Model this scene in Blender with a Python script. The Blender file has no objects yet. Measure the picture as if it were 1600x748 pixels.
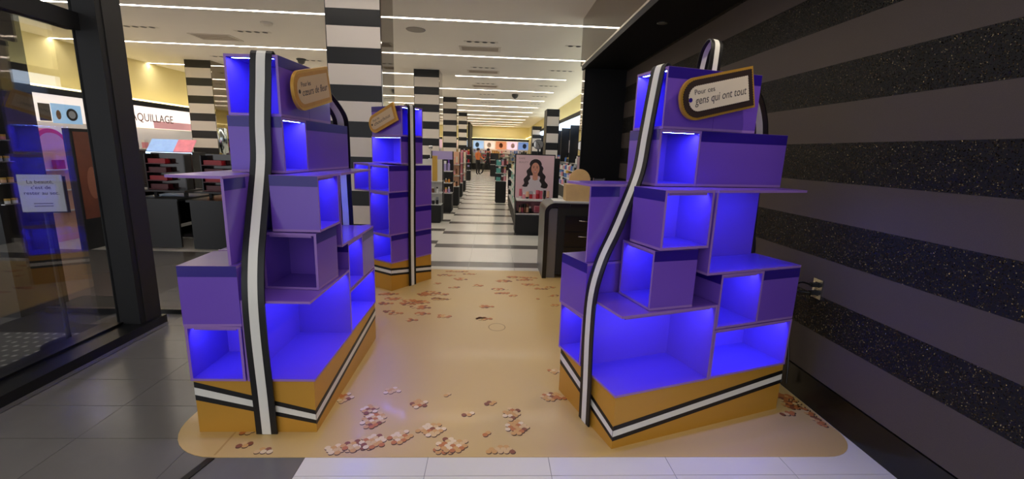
import bpy, bmesh, math, random
from mathutils import Vector, Matrix
random.seed(7)
S = bpy.context.scene
COL = S.collection

# ------------------------------------------------------------------ camera
cd = bpy.data.cameras.new('camera'); cam = bpy.data.objects.new('camera', cd); COL.objects.link(cam)
F_PX, PITCH, YAW, ROLL = 678.06, 0.198535, -0.049408, 0.032750
cd.sensor_width = 36.0; cd.lens = F_PX / 1600 * 36.0; cd.clip_start = 0.05; cd.clip_end = 200
_fw = Vector((-math.sin(YAW)*math.cos(PITCH), math.cos(YAW)*math.cos(PITCH), -math.sin(PITCH)))
_rt = Vector((math.cos(YAW), math.sin(YAW), 0)); _up = _rt.cross(_fw)
_r = _rt*math.cos(ROLL) + _up*math.sin(ROLL); _u = -_rt*math.sin(ROLL) + _up*math.cos(ROLL)
cam.matrix_world = Matrix(((_r.x, _u.x, -_fw.x, 0), (_r.y, _u.y, -_fw.y, 0), (_r.z, _u.z, -_fw.z, 1.5), (0, 0, 0, 1)))
S.camera = cam

# ------------------------------------------------------------------ world, exposure, light levels
w = bpy.data.worlds.new('mall_ambient'); S.world = w; w.use_nodes = True
w.node_tree.nodes['Background'].inputs[0].default_value = (.96, .97, 1.0, 1)
w.node_tree.nodes['Background'].inputs[1].default_value = 0.6
S.view_settings.view_transform = 'Standard'; S.view_settings.look = 'None'
S.view_settings.exposure = 1.1; S.view_settings.gamma = 1.0; S.view_settings.use_curve_mapping = False
STRIP = 13.5      # ceiling light strips
COVE = 2.0        # warm cove light
LED = 44.0        # blue strips inside the display boxes
SIGNLIT = 1.1     # backlit signs

# ------------------------------------------------------------------ materials
def lin(c):
    return tuple(((v/255)/12.92 if v/255 <= .04045 else ((v/255+.055)/1.055)**2.4) for v in c)
MATS = {}
def mat(name, rgb, rough=.5, metal=0.0, emit=0.0, coat=0.0, noise=0.0, nscale=8.0, spec=.5, bump=0.0, bscale=200.0, ecol=None):
    if name in MATS: return MATS[name]
    m = bpy.data.materials.new(name); m.use_nodes = True; nt = m.node_tree; b = nt.nodes['Principled BSDF']
    c = (*lin(rgb), 1)
    b.inputs['Base Color'].default_value = c
    b.inputs['Roughness'].default_value = rough; b.inputs['Metallic'].default_value = metal
    b.inputs['Specular IOR Level'].default_value = spec
    b.inputs['Coat Weight'].default_value = coat; b.inputs['Coat Roughness'].default_value = .08
    if emit:
        b.inputs['Emission Color'].default_value = (*(ecol or lin(rgb)), 1); b.inputs['Emission Strength'].default_value = emit
    if noise:
        tc = nt.nodes.new('ShaderNodeTexCoord'); n = nt.nodes.new('ShaderNodeTexNoise'); n.inputs['Scale'].default_value = nscale
        n.inputs['Detail'].default_value = 4
        mx = nt.nodes.new('ShaderNodeMix'); mx.data_type = 'RGBA'
        mx.inputs[6].default_value = tuple(v*(1-noise) for v in c[:3]) + (1,); mx.inputs[7].default_value = tuple(min(1, v*(1+noise)) for v in c[:3]) + (1,)
        nt.links.new(tc.outputs['Object'], n.inputs['Vector']); nt.links.new(n.outputs['Fac'], mx.inputs[0]); nt.links.new(mx.outputs[2], b.inputs['Base Color'])
    if bump:
        tc = nt.nodes.new('ShaderNodeTexCoord'); n = nt.nodes.new('ShaderNodeTexNoise'); n.inputs['Scale'].default_value = bscale
        bp = nt.nodes.new('ShaderNodeBump'); bp.inputs['Strength'].default_value = bump; bp.inputs['Distance'].default_value = .002
        nt.links.new(tc.outputs['Object'], n.inputs['Vector']); nt.links.new(n.outputs['Fac'], bp.inputs['Height']); nt.links.new(bp.outputs['Normal'], b.inputs['Normal'])
    MATS[name] = m
    return m

PURPLE = mat('purple_laminate', (112, 74, 190), .28, coat=.25, noise=.04, nscale=3)
EDGE = mat('laminate_edge', (150, 112, 190), .4, noise=.04, nscale=5)
BAND = mat('indigo_band', (38, 14, 130), .32, coat=.2)
LEDM = mat('blue_led', (60, 60, 255), .5, emit=LED, ecol=(.11, .19, 1.0))
LEDM2 = mat('blue_led_open', (60, 60, 255), .5, emit=LED*2.0, ecol=(.11, .19, 1.0))
LEDOFF = mat('unlit_diffuser', (200, 205, 215), .4)
GOLD = mat('gold_laminate', (200, 148, 54), .36, metal=.2, noise=.06, nscale=2.5)
BLACK = mat('ribbon_black', (11, 11, 13), .45)
WHITE = mat('ribbon_white', (228, 226, 217), .45)
DARKTILE = mat('charcoal_tile', (110, 107, 103), .22, noise=.10, nscale=6)
GROUT = mat('pale_grout', (142, 139, 134), .8, noise=.1, nscale=30)
WTILE = mat('white_tile', (226, 222, 212), .22, noise=.03, nscale=4)
STILE = mat('grey_stripe_tile', (104, 100, 96), .25, noise=.05, nscale=8)
CEIL = mat('ceiling_paint', (242, 235, 226), .85, noise=.015, nscale=2)
BLKGLOSS = mat('black_gloss', (9, 9, 10), .3, coat=.1)
BLKMATT = mat('black_matt', (12, 12, 13), .6, noise=.1, nscale=6)
BLKWALL = mat('black_wall', (11, 11, 13), .55, spec=.25)
CHROME = mat('brushed_metal', (190, 190, 190), .25, metal=1.0)
MIRROR = mat('mirror', (200, 195, 188), .03, metal=1.0)
SMOKE = mat('smoked_mirror', (150, 143, 132), .04, metal=1.0)
STRIPM = mat('strip_light', (255, 244, 226), .5, emit=STRIP, ecol=(1.0, .925, .83))
COVEM = mat('cove_light', (255, 236, 150), .5, emit=COVE, ecol=(1.0, .84, .42))
YELLOW = mat('cove_wall_paint', (232, 218, 160), .8)
WOOD = mat('pale_wood', (206, 172, 118), .5, noise=.12, nscale=12)
CREAM = mat('cream_card', (222, 206, 186), .55, noise=.05, nscale=9)
COCOA = mat('cocoa_frame', (44, 28, 26), .5, noise=.2, nscale=60)
TAGGOLD = mat('tag_gold', (202, 152, 62), .38, metal=.35, noise=.1, nscale=14)
TAGGOLD2 = mat('tag_amber', (192, 136, 58), .45, metal=.2, noise=.16, nscale=25)
INK = mat('grey_ink', (74, 66, 72), .6)
DARKINK = mat('dark_ink', (40, 32, 34), .6)
COLWHITE = mat('column_white', (224, 214, 202), .4, noise=.02, nscale=5)
COLBLACK = mat('column_black', (16, 14, 14), .4)

def glass_mat():
    m = bpy.data.materials.new('window_glass'); m.use_nodes = True; nt = m.node_tree; nt.nodes.clear()
    o = nt.nodes.new('ShaderNodeOutputMaterial'); mx = nt.nodes.new('ShaderNodeMixShader'); lw = nt.nodes.new('ShaderNodeLayerWeight'); lw.inputs['Blend'].default_value = .5
    p = nt.nodes.new('ShaderNodeMath'); p.operation = 'POWER'; p.inputs[1].default_value = 4.0
    q = nt.nodes.new('ShaderNodeMath'); q.operation = 'MULTIPLY_ADD'; q.inputs[1].default_value = .88; q.inputs[2].default_value = .12
    t = nt.nodes.new('ShaderNodeBsdfTransparent'); t.inputs['Color'].default_value = (.93, .94, .95, 1)
    g = nt.nodes.new('ShaderNodeBsdfGlossy'); g.inputs['Roughness'].default_value = 0.0
    nt.links.new(lw.outputs['Facing'], p.inputs[0]); nt.links.new(p.outputs[0], q.inputs[0])
    nt.links.new(q.outputs[0], mx.inputs[0]); nt.links.new(t.outputs[0], mx.inputs[1]); nt.links.new(g.outputs[0], mx.inputs[2]); nt.links.new(mx.outputs[0], o.inputs['Surface'])
    return m
GLASS = glass_mat()

def wallpaper_mat():
    m = bpy.data.materials.new('striped_glitter_wallpaper'); m.use_nodes = True; nt = m.node_tree; b = nt.nodes['Principled BSDF']; N = nt.nodes.new; L = nt.links.new
    geo = N('ShaderNodeNewGeometry'); sep = N('ShaderNodeSeparateXYZ'); L(geo.outputs['Position'], sep.inputs[0])
    a = N('ShaderNodeMath'); a.operation = 'ADD'; a.inputs[1].default_value = -1.385 + .456*8; L(sep.outputs['Z'], a.inputs[0])
    mo = N('ShaderNodeMath'); mo.operation = 'MODULO'; mo.inputs[1].default_value = .456; L(a.outputs[0], mo.inputs[0])
    lt0 = N('ShaderNodeMath'); lt0.operation = 'LESS_THAN'; lt0.inputs[1].default_value = .228; L(mo.outputs[0], lt0.inputs[0])
    hi = N('ShaderNodeMath'); hi.operation = 'GREATER_THAN'; hi.inputs[1].default_value = .3; L(sep.outputs['Z'], hi.inputs[0])
    lt = N('ShaderNodeMath'); lt.operation = 'MULTIPLY'; L(lt0.outputs[0], lt.inputs[0]); L(hi.outputs[0], lt.inputs[1])
    v = N('ShaderNodeTexVoronoi'); v.inputs['Scale'].default_value = 300; L(geo.outputs['Position'], v.inputs['Vector'])
    # glitter flakes: some of the cells are metal flakes tilted their own way
    sepc = N('ShaderNodeSeparateColor'); L(v.outputs['Color'], sepc.inputs[0])
    fl = N('ShaderNodeMath'); fl.operation = 'GREATER_THAN'; fl.inputs[1].default_value = .82; L(sepc.outputs[0], fl.inputs[0])
    flake = N('ShaderNodeMath'); flake.operation = 'MULTIPLY'; L(fl.outputs[0], flake.inputs[0]); L(lt.outputs[0], flake.inputs[1])
    sub = N('ShaderNodeVectorMath'); sub.operation = 'SUBTRACT'; sub.inputs[1].default_value = (.5, .5, .5); L(v.outputs['Color'], sub.inputs[0])
    sc = N('ShaderNodeVectorMath'); sc.operation = 'SCALE'; L(sub.outputs[0], sc.inputs[0])
    ms = N('ShaderNodeMath'); ms.operation = 'MULTIPLY'; ms.inputs[1].default_value = 1.5; L(flake.outputs[0], ms.inputs[0]); L(ms.outputs[0], sc.inputs['Scale'])
    ad = N('ShaderNodeVectorMath'); L(geo.outputs['Normal'], ad.inputs[0]); L(sc.outputs[0], ad.inputs[1])
    nn = N('ShaderNodeVectorMath'); nn.operation = 'NORMALIZE'; L(ad.outputs[0], nn.inputs[0]); L(nn.outputs[0], b.inputs['Normal'])
    n2 = N('ShaderNodeTexNoise'); n2.inputs['Scale'].default_value = 320; L(geo.outputs['Position'], n2.inputs['Vector'])
    mg = N('ShaderNodeMix'); mg.data_type = 'RGBA'; mg.inputs[6].default_value = (*lin((70, 62, 58)), 1); mg.inputs[7].default_value = (*lin((90, 80, 74)), 1); L(n2.outputs['Fac'], mg.inputs[0])
    m1 = N('ShaderNodeMix'); m1.data_type = 'RGBA'; m1.inputs[7].default_value = (*lin((20, 20, 21)), 1); L(lt.outputs[0], m1.inputs[0]); L(mg.outputs[2], m1.inputs[6])
    m2 = N('ShaderNodeMix'); m2.data_type = 'RGBA'; m2.inputs[7].default_value = (*lin((98, 84, 62)), 1); L(flake.outputs[0], m2.inputs[0]); L(m1.outputs[2], m2.inputs[6])
    L(m2.outputs[2], b.inputs['Base Color']); L(flake.outputs[0], b.inputs['Metallic'])
    r = N('ShaderNodeMapRange'); r.inputs['To Min'].default_value = .62; r.inputs['To Max'].default_value = .22; L(flake.outputs[0], r.inputs['Value']); L(r.outputs[0], b.inputs['Roughness'])
    b.inputs['Specular IOR Level'].default_value = .3
    return m
WALLPAPER = wallpaper_mat()

def floor_mat():
    # far aisle floor: white tiles crossed by grey stripes every 1.145 m
    m = bpy.data.materials.new('aisle_floor'); m.use_nodes = True; nt = m.node_tree; b = nt.nodes['Principled BSDF']; N = nt.nodes.new; L = nt.links.new
    geo = N('ShaderNodeNewGeometry'); sep = N('ShaderNodeSeparateXYZ'); L(geo.outputs['Position'], sep.inputs[0])
    lx = N('ShaderNodeMath'); lx.operation = 'LESS_THAN'; lx.inputs[1].default_value = -.887; L(sep.outputs['X'], lx.inputs[0])
    of = N('ShaderNodeMath'); of.operation = 'MULTIPLY_ADD'; of.inputs[1].default_value = -.25; of.inputs[2].default_value = -5.56; L(lx.outputs[0], of.inputs[0])
    a = N('ShaderNodeMath'); a.operation = 'ADD'; L(sep.outputs['Y'], a.inputs[0]); L(of.outputs[0], a.inputs[1])
    mo = N('ShaderNodeMath'); mo.operation = 'MODULO'; mo.inputs[1].default_value = 1.145; L(a.outputs[0], mo.inputs[0])
    lt = N('ShaderNodeMath'); lt.operation = 'LESS_THAN'; lt.inputs[1].default_value = .26; L(mo.outputs[0], lt.inputs[0])
    mx = N('ShaderNodeMix'); mx.data_type = 'RGBA'; mx.inputs[6].default_value = (*lin((226, 222, 212)), 1); mx.inputs[7].default_value = (*lin((104, 100, 96)), 1)
    L(lt.outputs[0], mx.inputs[0]); L(mx.outputs[2], b.inputs['Base Color']); b.inputs['Roughness'].default_value = .22
    return m
AISLE = floor_mat()

def rug_mat():
    m = bpy.data.materials.new('studded_grey_carpet'); m.use_nodes = True; nt = m.node_tree; b = nt.nodes['Principled BSDF']; N = nt.nodes.new; L = nt.links.new
    tc = N('ShaderNodeTexCoord'); v = N('ShaderNodeTexVoronoi'); v.inputs['Scale'].default_value = 14; v.inputs['Randomness'].default_value = .25; L(tc.outputs['Object'], v.inputs['Vector'])
    r = N('ShaderNodeValToRGB'); r.color_ramp.elements[0].color = (*lin((178, 176, 168)), 1); r.color_ramp.elements[1].color = (*lin((86, 86, 84)), 1)
    r.color_ramp.elements[0].position = .06; r.color_ramp.elements[1].position = .3
    L(v.outputs['Distance'], r.inputs[0]); L(r.outputs[0], b.inputs['Base Color']); b.inputs['Roughness'].default_value = .6
    return m
RUG = rug_mat()

# ------------------------------------------------------------------ mesh helpers
class MB:
    def __init__(s): s.v = []; s.f = []; s.m = []; s.mats = []
    def mi(s, m):
        if m not in s.mats: s.mats.append(m)
        return s.mats.index(m)
    def face(s, pts, m):
        i = len(s.v); s.v += [tuple(p) for p in pts]; s.f.append(tuple(range(i, i+len(pts)))); s.m.append(s.mi(m)); return s
    def box(s, x0, x1, y0, y1, z0, z1, m, edge=None, thin=None):
        # edge: material of the faces that are not perpendicular to the thin axis (0/1/2)
        i = len(s.v); k = s.mi(m); e = s.mi(edge) if edge else k
        s.v += [(x0,y0,z0),(x1,y0,z0),(x1,y1,z0),(x0,y1,z0),(x0,y0,z1),(x1,y0,z1),(x1,y1,z1),(x0,y1,z1)]
        for q, ax in (((0,3,2,1),2),((4,5,6,7),2),((0,1,5,4),1),((2,3,7,6),1),((1,2,6,5),0),((3,0,4,7),0)):
            s.f.append(tuple(i+j for j in q)); s.m.append(k if thin is None or ax == thin else e)
        return s
    def prism(s, poly, z0, z1, m, side=None, M=None):
        n = len(poly); i = len(s.v); k = s.mi(m); e = s.mi(side) if side else k
        P = [Vector((x, y, z0)) for x, y in poly] + [Vector((x, y, z1)) for x, y in poly]
        if M: P = [M @ p for p in P]
        s.v += [tuple(p) for p in P]
        s.f.append(tuple(i+j for j in reversed(range(n)))); s.m.append(k); s.f.append(tuple(i+n+j for j in range(n))); s.m.append(k)
        for j in range(n):
            a, b = j, (j+1) % n; s.f.append((i+a, i+b, i+n+b, i+n+a)); s.m.append(e)
        return s
    def lathe(s, prof, m, cx=0, cy=0, n=14, cap=None, ms=None):
        i = len(s.v)
        for r, z in prof:
            for j in range(n):
                a = 2*math.pi*j/n; s.v.append((cx+r*math.cos(a), cy+r*math.sin(a), z))
        for k in range(len(prof)-1):
            mm = s.mi(ms[k] if ms else m)
            for j in range(n):
                j2 = (j+1) % n; s.f.append((i+k*n+j, i+k*n+j2, i+(k+1)*n+j2, i+(k+1)*n+j)); s.m.append(mm)
        s.f.append(tuple(i+j for j in reversed(range(n)))); s.m.append(s.mi(ms[0] if ms else m))
        t = i+(len(prof)-1)*n; s.f.append(tuple(t+j for j in range(n))); s.m.append(s.mi(ms[-1] if ms else m))
        return s
    def tube(s, pts, r, m, n=8):
        pts = [Vector(p) for p in pts]; i = len(s.v); k = s.mi(m); prev = None
        for a, p in enumerate(pts):
            d = (pts[min(a+1, len(pts)-1)] - pts[max(a-1, 0)]).normalized()
            if prev is None:
                x = d.cross(Vector((0, 0, 1)))
                if x.length < .05: x = d.cross(Vector((1, 0, 0)))
            else: x = prev - d*prev.dot(d)
            x.normalize(); prev = x; y = d.cross(x)
            rr = r[a] if isinstance(r, (list, tuple)) else r
            for j in range(n):
                t = 2*math.pi*j/n; s.v.append(tuple(p + x*math.cos(t)*rr + y*math.sin(t)*rr))
        for a in range(len(pts)-1):
            for j in range(n):
                j2 = (j+1) % n; s.f.append((i+a*n+j, i+a*n+j2, i+(a+1)*n+j2, i+(a+1)*n+j)); s.m.append(k)
        s.f.append(tuple(i+j for j in reversed(range(n)))); s.m.append(k)
        t = i+(len(pts)-1)*n; s.f.append(tuple(t+j for j in range(n))); s.m.append(k)
        return s
    def mesh(s, name, smooth=False):
        me = bpy.data.meshes.new(name); me.from_pydata(s.v, [], s.f)
        for m in s.mats: me.materials.append(m)
        me.polygons.foreach_set('material_index', s.m)
        if smooth: me.polygons.foreach_set('use_smooth', [len(p.vertices) == 4 for p in me.polygons])
        me.update(); bm = bmesh.new(); bm.from_mesh(me); bmesh.ops.recalc_face_normals(bm, faces=bm.faces); bm.to_mesh(me); bm.free()
        return me
    def build(s, name, parent=None, smooth=False, loc=None, rz=None):
        o = bpy.data.objects.new(name, s.mesh(name, smooth)); COL.objects.link(o)
        if parent: o.parent = parent
        if loc: o.location = loc
        if rz: o.rotation_euler[2] = rz
        return o
def tag(o, label=None, cat=None, group=None, kind=None):
    if label: o['label'] = label
    if cat: o['category'] = cat
    if group: o['group'] = group
    if kind: o['kind'] = kind
    return o
def empty(name, loc=(0, 0, 0), rz=0.0, label=None, cat=None, group=None):
    o = bpy.data.objects.new(name, None); COL.objects.link(o); o.location = loc; o.rotation_euler[2] = rz; o.empty_display_size = .1
    return tag(o, label, cat, group)
def struct(mb, name, parent=None):
    o = mb.build(name, parent)
    if not parent: o['kind'] = 'structure'
    return o
def put(mesh, name, loc, rz=0.0, parent=None, scale=None):
    o = bpy.data.objects.new(name, mesh); COL.objects.link(o); o.location = loc; o.rotation_euler[2] = rz
    if parent: o.parent = parent
    if scale: o.scale = scale
    return o
def text(name, body, size, m, M, parent=None, shear=0.0, align='LEFT', ext=.0004, space=1.0):
    c = bpy.data.curves.new(name, 'FONT'); c.body = body; c.size = size; c.shear = shear; c.align_x = align; c.extrude = ext
    c.resolution_u = 3; c.space_line = space
    tmp = bpy.data.objects.new(name, c); COL.objects.link(tmp); bpy.context.view_layer.update()
    me = bpy.data.meshes.new_from_object(tmp.evaluated_get(bpy.context.evaluated_depsgraph_get())); me.name = name
    bpy.data.objects.remove(tmp); bpy.data.curves.remove(c)
    me.materials.clear(); me.materials.append(m)
    o = bpy.data.objects.new(name, me); COL.objects.link(o)
    if parent: o.parent = parent
    o.matrix_local = M
    return o
def frame(X, Y, O):
    X = Vector(X).normalized(); Y = Vector(Y).normalized(); Z = X.cross(Y)
    return Matrix(((X.x, Y.x, Z.x, O[0]), (X.y, Y.y, Z.y, O[1]), (X.z, Y.z, Z.z, O[2]), (0, 0, 0, 1)))

# ================================================================== THE SETTING
ZC = 3.55
# floor slab (seen only in the joints) and tiles as its parts
fl = MB().box(-14, 3.2, -3.2, 40, -.06, -.004, GROUT); floor = struct(fl, 'floor')
def tile_mesh(nm, sx, sy, m): return MB().box(.0015, sx-.0015, .0015, sy-.0015, -.02, 0, m).mesh(nm)
dk = tile_mesh('charcoal_tile', .6, .29, DARKTILE)
XD = [-.887-.6*k for k in range(1, 5)]
for k, x in enumerate(XD):
    for j in range(20):
        y = .61+.29*j
        if x < -2.8 and y < 3.3: continue
        put(dk, 'charcoal_tile', (x, y, 0), parent=floor)
MB().box(-14, 3.2, -3.2, .6, -.03, -.001, DARKTILE).build('mall_paving', floor)
wt = tile_mesh('white_tile', .6, .875, WTILE); st = tile_mesh('stripe_tile', .6, .27, STILE)
wf = tile_mesh('white_tile_front', .6, .58, WTILE)
for i in range(5):
    x = -.887+.6*i
    for j, y in enumerate((.63, 1.21)): put(wf, 'white_tile', (x, y, 0), parent=floor)
    for j in range(-3, 9):
        y0 = 5.555+1.145*j
        if j >= 0: put(st, 'stripe_tile', (x, y0, 0), parent=floor)
        else: put(tile_mesh('white_tile_short', .6, .27, WTILE) if (i == 0 and j == -3) else bpy.data.meshes['white_tile_short'], 'white_tile', (x, y0, 0), parent=floor)
        if y0+.27 > 1.7: put(wt, 'white_tile', (x, y0+.27, 0), parent=floor)
    put(tile_mesh('white_tile_mid', .6, .33, WTILE) if i == 0 else bpy.data.meshes['white_tile_mid'], 'white_tile', (x, 1.79, 0), parent=floor)
# far and side floors: tiles too small to tell apart
MB().box(-.887, 3.2, 15.9, 40, -.02, 0, AISLE).build('far_aisle_floor', floor)
MB().box(-14, -.887, 6.41, 40, -.02, 0, AISLE).build('side_aisle_floor', floor)
MB().box(-14, -3.287, 4.2, 6.41, -.02, 0, AISLE).build('vestibule_floor', floor)
MB().box(2.113, 3.2, .6, 15.9, -.02, 0, WTILE).build('wall_side_floor', floor)
MB().box(-3.95, -2.95, .6, 4.2, -.02, -.001, BLKMATT).build('window_bay_floor', floor)
MB().box(-14, -3.95, .6, 4.2, -.02, 0, AISLE).build('window_bay_floor', floor)
MB().box(-3.85, -2.96, 1.4, 3.32, -.001, .008, RUG).build('studded_carpet', floor)

# ceiling with its soffit
ce = struct(MB().box(-14, 3.2, -.9, 40, ZC, ZC+.1, CEIL), 'ceiling')
LY = [7.57+2.66*k for k in range(-2, 13)]
strips = []
for k, y in enumerate(LY):
    segs = [(-11.2, 2.02)]
    if abs(y-12.89) < .1: segs = [(-11.2, -7.95), (-7.25, -2.2), (-1.1, 2.02)]
    if y < 6.9: segs = [(-2.6, 1.25)]
    for a, b in segs:
        t = empty('strip_light', ((a+b)/2, y, ZC), 0, None, 'ceiling light', 'recessed strip lights across the ceiling'); strips.append((t, k, a, b))
        MB().box(a-(a+b)/2, b-(a+b)/2, -.032, .032, -.002, .0, STRIPM).build('diffuser', t)
        MB().box(a-(a+b)/2-.01, b-(a+b)/2+.01, -.042, -.033, -.006, 0, COLWHITE).box(a-(a+b)/2-.01, b-(a+b)/2+.01, .033, .042, -.006, 0, COLWHITE).build('trim', t)
ORD0 = ('first', 'second', 'third', 'fourth', 'fifth', 'sixth', 'seventh', 'eighth', 'ninth', 'tenth', 'eleventh', 'twelfth')
names = {2: 'nearest full bright linear light crossing the ceiling in front', 3: 'second bright linear light across the ceiling from the front'}
for t, k, a, b in strips:
    if k in names: t['label'] = names[k]
    elif k == 4: t['label'] = 'third linear ceiling light, piece ' + ('left of the far left striped column' if a < -10 else 'between the two striped columns' if a < -5 else 'right of the second striped column')
    elif k < 2: t['label'] = 'linear ceiling light over the entrance, %s one' % ORD0[k]
    else: t['label'] = 'linear ceiling light deep in the store, %s of the receding row' % ORD0[k-5]
# downlights (four black cells in a white plate)
def downlight(x, y, label):
    t = empty('downlight', (x, y, ZC), 0, label, 'downlight', 'four-cell downlights in the ceiling')
    MB().box(-.33, .33, -.05, .05, -.004, 0, COLWHITE).build('plate', t)
    for i in range(4):
        c = -.225+.15*i
        MB().lathe([(.05, -.0045), (.05, -.007), (.042, -.007), (.04, -.0045)], BLKGLOSS, c, 0, 12).build('cell', t)
    return t
for j in range(6):
    for x, s in ((-6.58, 'far left'), (-4.54, 'left'), (-.28, 'centre'), (1.68, 'right')):
        downlight(x, 8.93+2.6*j, 'four-cell downlight in the %s row of the ceiling, %s from the front' % (s, ('first', 'second', 'third', 'fourth', 'fifth', 'sixth')[j]))
def vent(x, y, sx, sy, label):
    t = empty('air_vent', (x, y, ZC), 0, label, 'vent', 'air vents in the ceiling')
    MB().box(-sx, sx, -sy, sy, -.01, 0, mat('vent_frame', (220, 210, 198), .6)).build('frame', t)
    for i in range(6): MB().box(-sx+.05, sx-.05, -sy+.04+i*(2*sy-.08)/6, -sy+.055+i*(2*sy-.08)/6, -.016, -.0105, mat('vent_slat', (176, 160, 142), .6)).build('slat', t)
vent(-.31, 9.5, .42, .2, 'square air vent in the ceiling over the central aisle, nearest one')
vent(-.3, 12.1, .42, .2, 'square air vent in the ceiling over the central aisle, second one')
vent(-.3, 14.7, .42, .2, 'square air vent in the ceiling over the central aisle, third one')
vent(-5.55, 9.5, .4, .25, 'square air vent in the ceiling left of the striped column')
sp = tag(MB().lathe([(.16, -.012), (.17, -.004), (.17, 0)], mat('speaker_grille', (158, 150, 142), .7), 0, 0, 24).build('ceiling_speaker', None, loc=(-1.4, 8.25, ZC)), 'round grey loudspeaker grille in the ceiling right of the striped column', 'speaker')
tag(MB().lathe([(.02, -.13), (.07, -.1), (.09, -.04), (.11, -.03), (.11, 0)], mat('dome_grey', (70, 70, 72), .3), 0, 0, 16).build('dome_camera', None, smooth=True, loc=(-4.7, 11.4, ZC)), 'small dark dome camera on the ceiling beside the striped column', 'camera')
tag(MB().lathe([(.05, -.05), (.09, -.03), (.1, 0)], COLWHITE, 0, 0, 16).build('smoke_detector', None, smooth=True, loc=(-3.95, 8.25, ZC)), 'small round smoke detector on the ceiling by the front light', 'detector')
tag(MB().lathe([(.02, -.16), (.1, -.1), (.12, -.04), (.12, 0)], mat('dome_grey', (70, 70, 72), .3), 0, 0, 16).build('dome_camera', None, smooth=True, loc=(.75, 16.4, ZC)), 'small dark dome camera on the ceiling over the aisle', 'camera')

# right side: striped wall, black end wall, soffit with mirror fascia
XW = 2.01
struct(MB().box(XW, XW+.15, -3.2, 6.9, .2, 2.78, WALLPAPER), 'wall_right')
bb = struct(MB().box(XW-.004, XW+.15, -3.2, 6.9, 0, .193, BLKGLOSS), 'baseboard_right')
struct(MB().box(1.37, 3.2, 6.9, 7.05, 0, 2.78, BLKWALL), 'wall_black_end')
struct(MB().box(1.362, 1.372, 6.88, 7.06, 0, 2.78, MIRROR), 'trim_1')
struct(MB().box(1.375, 3.2, -3.2, 7.05, 2.78, 2.85, BLKWALL), 'ceiling_soffit')
tr = struct(MB().box(1.35, 1.373, -3.2, 7.2, 2.86, ZC, SMOKE), 'wall_mirror_fascia')
struct(MB().box(1.345, 1.375, -3.2, 7.06, 2.775, 2.86, CHROME if False else BLKWALL), 'trim_2')
struct(MB().box(1.343, 1.346, -3.2, 7.06, 2.84, 2.862, mat('pale_metal', (196, 186, 170), .4, metal=.6)), 'trim_3')
for i, y in enumerate((.9, 2.1, 3.3, 4.5)):
    t = empty('soffit_spotlight', (1.62, y, 2.78), 0, 'recessed wall-wash spotlight in the black soffit, %s from the front' % ('first', 'second', 'third', 'fourth')[i], 'spotlight', 'spotlights in the black soffit')
    MB().lathe([(.045, -.004), (.05, -.004), (.05, -.001)], CHROME, n=16).build('trim_ring', t)
    ld = bpy.data.lights.new('spot_lamp', 'SPOT'); ld.energy = 13; ld.color = (1, .87, .7); ld.spot_size = 1.5; ld.spot_blend = .6; ld.shadow_soft_size = .03
    lo = bpy.data.objects.new('spot_lamp', ld); COL.objects.link(lo); lo.parent = t; lo.location = (0, 0, -.02); lo.rotation_euler = (0, .55, 0)
# interior right wall beyond, with warm cove
struct(MB().box(3.0, 3.2, 7.05, 38, 0, ZC, YELLOW), 'wall_right_store')
struct(MB().box(2.75, 2.8, 7.2, 38, 2.64, 2.66, COVEM).box(2.5, 2.55, 7.2, 26, 2.62, 2.74, BLKMATT), 'trim_4')
# back wall
bw = struct(MB().box(-14, 3.2, 37.6, 37.8, 0, ZC, YELLOW), 'wall_back')
struct(MB().box(-2.6, 2.9, 36.6, 36.7, 2.52, 2.56, COVEM), 'trim_5')
struct(MB().box(-2.6, 2.9, 36.0, 36.5, 2.36, 2.52, BLKMATT), 'trim_6')
struct(MB().box(-2.35, -1.75, 33, 37.6, 0, ZC, BLKMATT), 'wall_back_pier')
# left side of the store
struct(MB().box(-9.6, -9.4, 4, 37.6, 0, ZC, YELLOW), 'wall_left_store')
struct(MB().box(-9.2, -9.1, 4.5, 20, 2.50, 2.53, COVEM), 'trim_7')
struct(MB().box(-14, -9.6, 4.0, 4.2, 0, ZC, BLKMATT), 'wall_left_return')

# ------------------------------------------------------------------ striped columns
def column(x0, x1, y0, dep, label, ztop=ZC, mirror=True):
    t = empty('striped_column', ((x0+x1)/2, y0, 0), 0, label, 'column', 'black and white striped columns'); w_ = (x1-x0)/2
    MB().box(-w_, w_-.012, .004, dep, 0, ztop, COLBLACK).build('core', t)
    if mirror:
        MB().box(w_-.011, w_, .006, dep, 0, ztop, SMOKE).build('mirror_side', t)
    z = ztop-.19
    me = MB().box(-w_+.012, w_-.014, -.004, .003, .003, .247, COLWHITE).mesh('white_panel')
    mk = MB().box(-w_+.004, w_-.014, -.001, .003, .002, .188, COLBLACK).mesh('black_panel')
    put(mk, 'black_panel', (0, 0, z), parent=t)
    while z-.25 > 0:
        z -= .25; put(me, 'white_panel', (0, 0, z), parent=t); z -= .19
        if z > 0: put(mk, 'black_panel', (0, 0, z), parent=t)
    return t
column(-2.073, -1.40, 5.78, .66, 'large black and white striped column behind the left purple display stand', 3.575)
column(-2.12, -1.45, 12.1, .66, 'second striped column along the aisle, right of the largest one', 3.55)
column(-2.02, -1.468, 18.0, .66, 'third striped column along the left of the aisle')
column(-1.95, -1.47, 25.0, .6, 'farthest striped column along the left of the aisle')
column(-7.93, -7.27, 12.1, .66, 'striped column on the far left beside the makeup department sign')
column(1.42, 1.765, 12.0, .6, 'striped column on the right of the aisle behind the portrait poster', 2.66)
column(2.1, 2.6, 24.0, .6, 'narrow striped column far back on the right of the aisle', 2.9)

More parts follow.
